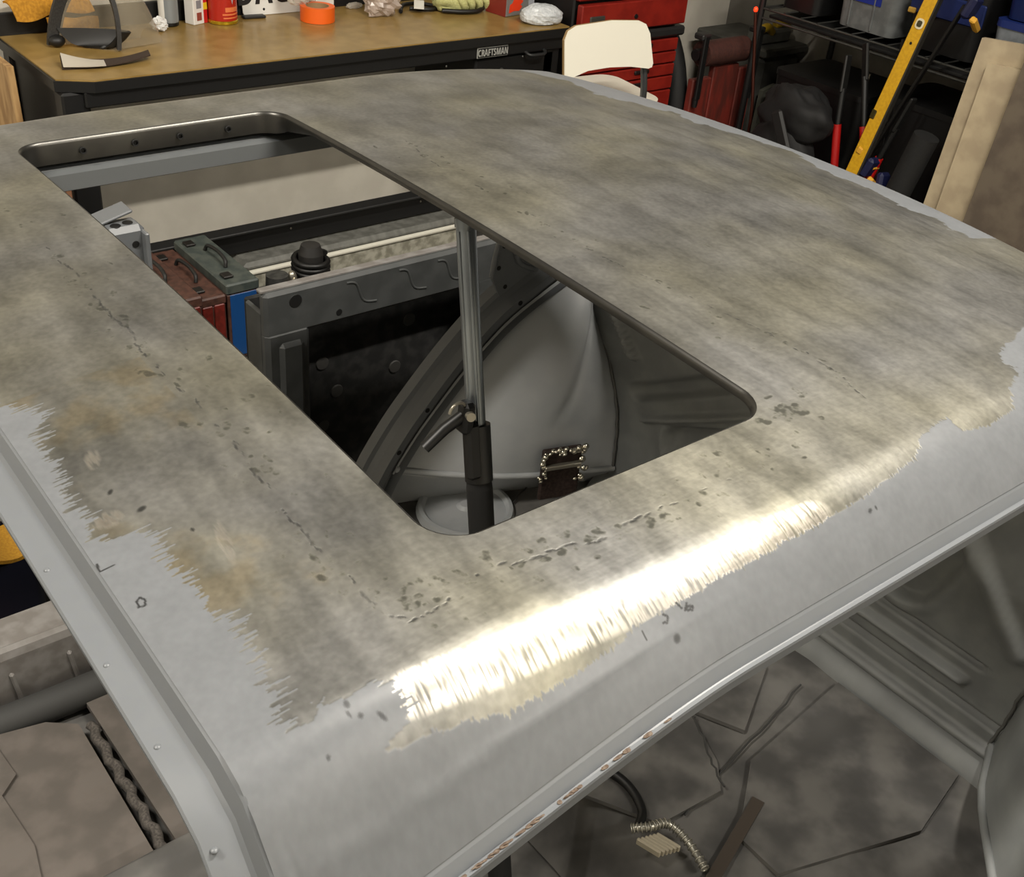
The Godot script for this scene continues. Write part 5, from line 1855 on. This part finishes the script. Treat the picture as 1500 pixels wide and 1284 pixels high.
func rack():
	var blk := mat("rack_black", Color(0.05, 0.05, 0.05), 0.5)
	var t = thing("wire_rack", "black wire shelving rack along the right wall", "shelf", Vector3(3.86, 0, -2.25))
	var st
	for x in [3.60, 4.10]:
		for z in [-2.90, -1.50]:
			st = S()
			cyl(st, Vector3(x, 0, z), Vector3(x, 1.75, z), 0.013, 0.013, 12)
			part(st, "post", blk, t, true)
	for y in [0.12, 0.88, 1.45]:
		for x in [3.60, 4.10]:
			for dy in [0.0, -0.035]:
				st = S()
				cyl(st, Vector3(x, y + dy, -2.90), Vector3(x, y + dy, -1.50), 0.0045, 0.0045, 8)
				part(st, "edge_wire", mat("wire_grey", Color(0.30, 0.30, 0.29), 0.35, 0.6), t, true)
		for z in [-2.90, -1.50]:
			st = S()
			cyl(st, Vector3(3.60, y, z), Vector3(4.10, y, z), 0.0045, 0.0045, 8)
			part(st, "end_wire", mat("wire_grey", Color.WHITE), t, true)
		if y < 1.0:
			for k in 18:
				st = S()
				var z := -2.86 + 0.078 * k
				cyl(st, Vector3(3.595, y + 0.006, z), Vector3(4.10, y + 0.006, z), 0.0028, 0.0028, 6)
				part(st, "cross_wire", mat("wire_grey", Color.WHITE), t, true)
	st = S()
	bx(st, Vector3(3.86, 0.852, -2.20), Vector3(0.47, 0.012, 1.36), 0.003)
	part(st, "shelf_liner", mat("liner_black", Color(0.02, 0.02, 0.02), 0.7), t, true)
	st = S()
	bx(st, Vector3(3.86, 1.43, -2.20), Vector3(0.47, 0.012, 1.36), 0.003)
	part(st, "shelf_liner", mat("liner_black", Color.BLACK), t, true)
	# tubs on the shelf
	tub(Vector3(3.80, 0.889, -2.48), Vector3(0.30, 0.34, 0.27), mottled("tub_grey", Color(0.34, 0.35, 0.35), Color(0.40, 0.41, 0.41), 0.02, 0.3, 0.45), mat("tub_blue", Color(0.05, 0.10, 0.28), 0.5), "grey storage tub with blue tape on the wire shelf", "blue_tape", 0)
	tub(Vector3(3.81, 0.889, -2.165), Vector3(0.32, 0.24, 0.30), mat("tub_black", Color(0.035, 0.035, 0.037), 0.5), mat("tub_navy", Color(0.04, 0.11, 0.30), 0.5), "black storage tub with blue rim and yellow latches on the wire shelf", "yellow_latch", 1)
	tub(Vector3(3.80, 0.889, -1.83), Vector3(0.32, 0.15, 0.30), mottled("tub_clear", Color(0.42, 0.44, 0.46), Color(0.50, 0.52, 0.54), 0.02, 0.3, 0.35), mat("lid_blue", Color(0.08, 0.15, 0.38), 0.45), "low translucent tub with blue lid at the right end of the shelf", "blue_tape", 2)
	tub(Vector3(3.80, 1.058, -1.83), Vector3(0.31, 0.19, 0.29), mat("tub_deepblue", Color(0.04, 0.10, 0.27), 0.35), mat("lid_blue", Color.WHITE), "deep blue tub stacked on the low translucent tub", "", 2)
	tub(Vector3(3.80, 0.889, -2.78), Vector3(0.30, 0.34, 0.20), mat("tub_black", Color.BLACK), mat("tub_black", Color.BLACK), "plain black tub at the left end of the wire shelf", "", 0)
	tub(Vector3(3.84, 0.129, -2.62), Vector3(0.34, 0.52, 0.44), mat("tub_black", Color.BLACK), mat("tub_black", Color.BLACK), "tall black tub under the shelf behind the padded bag", "", 0)
	tub(Vector3(3.84, 0.129, -2.12), Vector3(0.34, 0.56, 0.46), mat("tub_black", Color.BLACK), mat("tub_black", Color.BLACK), "tall black tub under the shelf behind the yellow level", "", 0)
	tub(Vector3(3.84, 0.129, -1.72), Vector3(0.34, 0.50, 0.26), mat("tub_black", Color.BLACK), mat("tub_black", Color.BLACK), "tall black tub under the shelf behind the beige boards", "", 0)

	for k in 4:
		tub(Vector3(3.84, 1.455, -2.72 + 0.34 * k), Vector3(0.36, 0.42 + 0.05 * (k % 2), 0.31), mat("tub_black", Color.BLACK), mat("tub_black", Color.BLACK), "%s black tub on the rack's top shelf counting from the bench" % ["first", "second", "third", "fourth"][k], "", 0)

func tub(at: Vector3, s: Vector3, body: Material, lid: Material, label: String, extra: String, style: int):
	var t = thing("storage_tub", label, "tub", at, "storage tubs on the wire rack")
	var st = S()
	var v := []
	for i in 8:
		var top := 1.0 if i & 2 else 0.86
		v.append(Vector3((s.x / 2 * top) * (1 if i & 1 else -1), s.y if i & 2 else 0.0, (s.z / 2 * top) * (1 if i & 4 else -1)))
	# tapered tub with rounded corners
	var n := 7
	for k in 2: pass
	var lo := rrect(s.x * 0.88, s.z * 0.88, 0.03, n)
	var hi := rrect(s.x * 0.98, s.z * 0.98, 0.03, n)
	st.set_smooth_group(1)
	for i in lo.size():
		var j := (i + 1) % lo.size()
		quad(st, Vector3(lo[j].x, 0, lo[j].y), Vector3(lo[i].x, 0, lo[i].y), Vector3(hi[i].x, s.y, hi[i].y), Vector3(hi[j].x, s.y, hi[j].y))
	st.set_smooth_group(-1)
	for i in lo.size():
		var j := (i + 1) % lo.size()
		tri(st, Vector3.ZERO, Vector3(lo[j].x, 0, lo[j].y), Vector3(lo[i].x, 0, lo[i].y))
	part(st, "tub_body", body, t)
	st = S()
	prism(st, rrect(s.x, s.z, 0.035, n), 0.022, Transform3D(Basis(Vector3.RIGHT, -PI / 2), Vector3(0, s.y + 0.004, 0)))
	part(st, "lid", lid, t)
	if style == 0 and extra == "blue_tape":
		st = S()
		bx(st, Vector3(-s.x * 0.462 - 0.004, 0.165, -0.01), Vector3(0.003, 0.14, 0.13), 0.0, Basis(Vector3.BACK, 0.05))
		part(st, "blue_tape", mat("tape_blue", Color(0.05, 0.14, 0.48), 0.6), t)
		for z in [-0.07, 0.03]:
			st = S()
			bx(st, Vector3(-s.x * 0.455 - 0.004, 0.14, z), Vector3(0.006, 0.27, 0.008), 0.002, Basis(Vector3.BACK, 0.05))
			part(st, "moulded_rib", body, t)
	if style == 1:
		st = S()
		bx(st, Vector3(-s.x * 0.475, 0.15, 0), Vector3(0.012, 0.075, s.z * 0.94), 0.004, Basis(Vector3.BACK, 0.05))
		part(st, "blue_band", lid, t)
		for z in [-0.125, -0.045]:
			st = S()
			bx(st, Vector3(-s.x * 0.475 - 0.010, 0.118, z), Vector3(0.012, 0.018, 0.028), 0.003)
			part(st, "yellow_latch", mat("latch_yellow", Color(0.70, 0.55, 0.22), 0.5), t)
	if style == 2 and extra == "blue_tape":
		st = S()
		bx(st, Vector3(-s.x * 0.455 - 0.004, 0.075, -0.06), Vector3(0.003, 0.05, 0.05), 0.0)
		part(st, "blue_tape", mat("tape_blue", Color.WHITE), t)

func leaning_tools():
	# yellow spirit level leaning on the rack
	var yel := mottled("level_yellow", Color(0.72, 0.54, 0.06), Color(0.78, 0.60, 0.09), 0.05, 0.2, 0.45)
	var t = thing("spirit_level", "long yellow spirit level leaning on the wire rack", "spirit level", Vector3(3.36, 0.0, -2.275))
	t.rotation = Vector3(0.115, 0, -0.155)
	var st = S()
	bx(st, Vector3(0, 0.62, 0), Vector3(0.022, 1.22, 0.052), 0.003)
	part(st, "level_body", yel, t)
	st = S()
	bx(st, Vector3(0.0, 0.62, 0.027), Vector3(0.025, 1.22, 0.006), 0.001)
	part(st, "dark_edge", mat("edge_grey", Color(0.20, 0.19, 0.17), 0.5, 0.4), t)
	st = S()
	prism(st, rrect(0.030, 0.034, 0.012, 6), 0.026, Transform3D(Basis(Vector3.UP, PI / 2), Vector3(0, 1.02, 0)))
	part(st, "vial_bezel", mat("bezel_white", Color(0.82, 0.78, 0.66), 0.4), t)
	st = S()
	prism(st, rrect(0.018, 0.020, 0.006, 6), 0.029, Transform3D(Basis(Vector3.UP, PI / 2), Vector3(0, 1.02, 0)))
	part(st, "vial", mat("vial_dark", Color(0.20, 0.18, 0.08), 0.2), t)
	st = S()
	bx(st, Vector3(-0.001, 0.70, -0.018), Vector3(0.026, 0.034, 0.022), 0.004)
	part(st, "middle_vial", mat("vial_dark", Color.BLACK), t)
	st = S()
	lathe(st, Vector3(-0.0115, 0.955, 0), [[0.005, 0.0], [0.0045, 0.001], [0.0, 0.001]], 12, Basis(Vector3.BACK, PI / 2))
	part(st, "hang_hole", mat("hole_dark", Color.BLACK), t)
	# two long bar clamps with blue and yellow jaws
	long_clamp(Vector3(3.42, 0.0, -2.36), Vector3(3.53, 1.09, -2.03), "bar clamp with blue and yellow jaws leaning at a slant across the rack", true)
	long_clamp(Vector3(3.44, 0.0, -2.08), Vector3(3.56, 0.93, -2.235), "thin dark bar clamp standing nearly upright behind the yellow level", false)
	# red-handled cutters
	var rh := mat("handle_red", Color(0.62, 0.05, 0.04), 0.45)
	var k := 0
	for c in [[Vector3(3.48, 0.02, -2.24), Vector3(3.50, 0.60, -2.375), Vector3(3.52, 0.72, -2.40), "leftmost red-handled lopper arm beside the yellow level"], [Vector3(3.44, 0.02, -2.02), Vector3(3.50, 0.625, -2.265), Vector3(3.53, 0.78, -2.33), "red-handled lopper arm just right of the yellow level"], [Vector3(3.47, 0.02, -2.27), Vector3(3.49, 0.545, -2.165), Vector3(3.50, 0.66, -2.135), "ridged red-handled cutter leaning to the right"]]:
		t = thing("red_handled_cutter", c[3], "cutter", c[0], "red-handled cutters below the rack")
		st = S()
		cyl(st, c[0], c[1], 0.013, 0.015, 14)
		part(st, "red_grip", rh, t, true)
		st = S()
		cyl(st, c[1], c[2], 0.011, 0.012, 12)
		part(st, "steel_arm", mat("arm_grey", Color(0.07, 0.07, 0.07), 0.5, 0.3), t, true)
		st = S()
		var d: Vector3 = (c[2] - c[1]).normalized()
		bx(st, c[2] + d * 0.05, Vector3(0.012, 0.13, 0.035), 0.004, basis_yx(d))
		part(st, "blade", mat("blade_grey", Color(0.13, 0.13, 0.127), 0.45, 0.5), t, true)
		k += 1
	# small bright hook blade
	st = S()
	tube(st, spline([Vector3(0, 0, 0), Vector3(0, 0.06, -0.015), Vector3(0, 0.10, -0.012)], 5), 0.006, 8)
	single(st, "steel_hook", mat("weld_bright", Color.WHITE), "small bright steel hook sticking up behind the cutters", "hook", Vector3(3.55, 0.69, -2.315))
	# black padded bag
	t = thing("padded_bag", "black padded bag slumped on the floor under the shelf", "bag", Vector3(3.44, 0, -2.56))
	var bm := mottled("bag_black", Color(0.020, 0.019, 0.022), Color(0.038, 0.036, 0.040), 0.05, 0.2, 0.75)
	st = S()
	crumple(st, Vector3(0, 0.22, 0), Vector3(0.12, 0.38, 0.19), 71, 0.12, 30, 20, false, 0.8)
	part(st, "bag_lower", bm, t)
	st = S()
	crumple(st, Vector3(0.02, 0.585, 0.03), Vector3(0.085, 0.115, 0.15), 73, 0.30, 34, 22, false, 0.9)
	part(st, "bag_top", bm, t)
	st = S()
	bx(st, Vector3(-0.10, 0.47, 0.12), Vector3(0.02, 0.36, 0.05), 0.008, Basis(Vector3.RIGHT, -0.55))
	part(st, "strap", mat("strap_grey", Color(0.075, 0.075, 0.075), 0.6), t)
	st = S()
	bx(st, Vector3(-0.125, 0.40, -0.08), Vector3(0.01, 0.05, 0.035), 0.004, Basis(Vector3.RIGHT, -0.4))
	part(st, "leather_patch", mat("patch_brown", Color(0.30, 0.17, 0.09), 0.7), t)
	# black rolled sheet right of the cutters
	st = S()
	cyl(st, Vector3(0, 0.01, 0), Vector3(0.03, 0.66, 0.13), 0.045, 0.045, 18)
	single(st, "black_roll", mottled("roll_black", Color(0.03, 0.03, 0.03), Color(0.06, 0.06, 0.058), 0.05, 0.2, 0.8), "black rolled sheet standing beside the beige boards", "roll", Vector3(3.46, 0.012, -2.14))
	# beige boards standing before the rack, grey panel in front
	var bw := mottled("beige_board", Color(0.64, 0.58, 0.48), Color(0.70, 0.64, 0.53), 0.02, 0.6, 0.7)
	st = S()
	prism(st, PackedVector2Array([Vector2(-0.155, 0), Vector2(0.19, 0), Vector2(0.19, 1.045), Vector2(-0.10, 1.018)]), 0.018, Transform3D(Basis(Vector3.UP, -PI / 2), Vector3.ZERO))
	single(st, "beige_board", bw, "tall beige board standing before the wire rack", "board", Vector3(3.50, 0.0, -1.82), "beige boards before the rack")
	st = S()
	prism(st, PackedVector2Array([Vector2(-0.155, 0), Vector2(0.30, 0), Vector2(0.30, 0.99), Vector2(-0.11, 0.955)]), 0.016, Transform3D(Basis(Vector3.UP, -PI / 2), Vector3.ZERO))
	single(st, "beige_board", bw, "lower beige board leaning against the tall one", "board", Vector3(3.478, 0.0, -1.755), "beige boards before the rack")
	st = S()
	prism(st, PackedVector2Array([Vector2(-0.20, 0), Vector2(0.40, 0), Vector2(0.40, 0.90), Vector2(-0.145, 0.885)]), 0.014, Transform3D(Basis(Vector3.UP, -PI / 2), Vector3.ZERO))
	single(st, "grey_sheet", mottled("panel_grey", Color(0.30, 0.275, 0.24), Color(0.36, 0.33, 0.29), 0.02, 0.6, 0.7), "dark grey-brown panel in front of the beige boards", "panel", Vector3(3.455, 0.0, -1.575))
	st = S()
	prism(st, PackedVector2Array([Vector2(-0.045, 0), Vector2(0.30, 0), Vector2(0.30, 1.30), Vector2(0.03, 1.30)]), 0.014, Transform3D(Basis(Vector3.UP, -PI / 2), Vector3.ZERO))
	single(st, "brown_board", mottled("brown_board", Color(0.32, 0.28, 0.24), Color(0.38, 0.34, 0.29), 0.02, 0.6, 0.7), "tall brown board rising above the beige boards at the picture's right edge", "board", Vector3(3.432, 0.0, -1.74))

func long_clamp(a: Vector3, b: Vector3, label: String, jaws: bool):
	var t = thing("long_clamp", label, "clamp", a, "long clamps leaning on the rack")
	var d := (b - a).normalized()
	var bb := basis_yx(d)
	var st = S()
	bx(st, (a + b) / 2, Vector3(0.010, a.distance_to(b), 0.022), 0.002, bb)
	part(st, "bar", mat("clamp_bar", Color(0.11, 0.105, 0.10), 0.4, 0.6), t, true)
	var blue := mat("clamp_blue", Color(0.06, 0.08, 0.22), 0.5)
	var yel := mat("clamp_yellow", Color(0.78, 0.58, 0.18), 0.5)
	for f in ([1.0, 0.47] if jaws else [0.50]):
		var c := a.lerp(b, f)
		st = S()
		bx(st, c + Vector3(-0.01, 0, 0.03), Vector3(0.03, 0.075, 0.06), 0.01, bb)
		var j = part(st, "jaw_body", blue, t, true)
		st = S()
		bx(st, c + Vector3(-0.02, 0.05, -0.012), Vector3(0.022, 0.024, 0.04), 0.004, bb)
		bx(st, c + Vector3(-0.02, -0.045, 0.062), Vector3(0.022, 0.020, 0.075), 0.004, bb * Basis(Vector3.RIGHT, 0.5))
		part(st, "jaw_pad", yel, j, true)

func left_clutter():
	# things on the garage floor seen past the far sill
	var st = S()
	var t = thing("blue_bin", "dark blue bin with a yellow handle on the floor beyond the far sill", "bin", Vector3(0.36, 0, -2.02))
	var lo := rrect(0.17, 0.14, 0.02, 5)
	st.set_smooth_group(1)
	for i in lo.size():
		var j := (i + 1) % lo.size()
		quad(st, Vector3(lo[j].x, 0.0, lo[j].y), Vector3(lo[i].x, 0.0, lo[i].y), Vector3(lo[i].x * 1.06, 0.245, lo[i].y * 1.06), Vector3(lo[j].x * 1.06, 0.245, lo[j].y * 1.06))
	prism(st, lo, 0.01, Transform3D(Basis(Vector3.RIGHT, PI / 2), Vector3(0, 0.006, 0)))
	part(st, "bin_body", mat("bin_navy", Color(0.03, 0.045, 0.12), 0.5), t)
	st = S()
	grid(st, 12, 6, func(u, v):
		return Vector3(lerpf(-0.10, 0.095, u), 0.250 + 0.02 * sin(u * 6.0) + 0.01 * v, lerpf(-0.06, 0.075, v) + 0.01 * sin(u * 5.0)), 0.008)
	part(st, "yellow_cover", mottled("yellow_cover", Color(0.62, 0.44, 0.08), Color(0.70, 0.52, 0.12), 0.05, 0.1, 0.8), t)
	st = S()
	crumple(st, Vector3(0, 0.02, 0), Vector3(0.065, 0.035, 0.04), 91, 0.3, 24, 14, false, 1.2)
	single(st, "brown_glove", mottled("brown_leather", Color(0.36, 0.22, 0.11), Color(0.44, 0.29, 0.16), 0.05, 0.1, 0.8), "brown leather glove on the floor in front of the blue bin", "glove", Vector3(0.36, 0.0, -1.90))
	t = thing("dark_carton", "dark grey carton standing on the floor beside the blue bin", "carton", Vector3(0.58, 0, -2.12))
	st = S()
	bx(st, Vector3(0, 0.13, 0), Vector3(0.22, 0.26, 0.18), 0.004)
	part(st, "carton_body", mottled("carton_dark", Color(0.10, 0.10, 0.10), Color(0.14, 0.14, 0.14), 0.03, 0.3, 0.8), t)
	for s in [-1, 1]:
		st = S()
		bx(st, Vector3(0, 0.266, s * 0.048), Vector3(0.22, 0.004, 0.09), 0.001)
		part(st, "flap", mottled("carton_dark", Color.WHITE, Color.WHITE), t)

func _ready():
	setup_view()
	primer = mottled("grey_primer", Color(0.362, 0.374, 0.387), Color(0.37, 0.382, 0.395), 0.03, 0.4, 0.42)
	inner = mottled("inner_primer", Color(0.56, 0.575, 0.585), Color(0.60, 0.61, 0.62), 0.02, 0.5, 0.5)
	bulk = mottled("dusty_bulkhead", Color(0.40, 0.41, 0.41), Color(0.45, 0.46, 0.455), 0.02, 0.5, 0.55)
	dusty = mottled("dusty_floor", Color(0.24, 0.236, 0.23), Color(0.37, 0.362, 0.35), 0.018, 0.7, 0.85, 0.0, 0.15)
	car = thing("car_shell", "stripped car body shell with bare metal roof and open sunroof hole", "car", Vector3.ZERO)
	build_room()
	add_roof()
	add_cabin()
	add_pole()
	add_floor_items()
	build_garage()
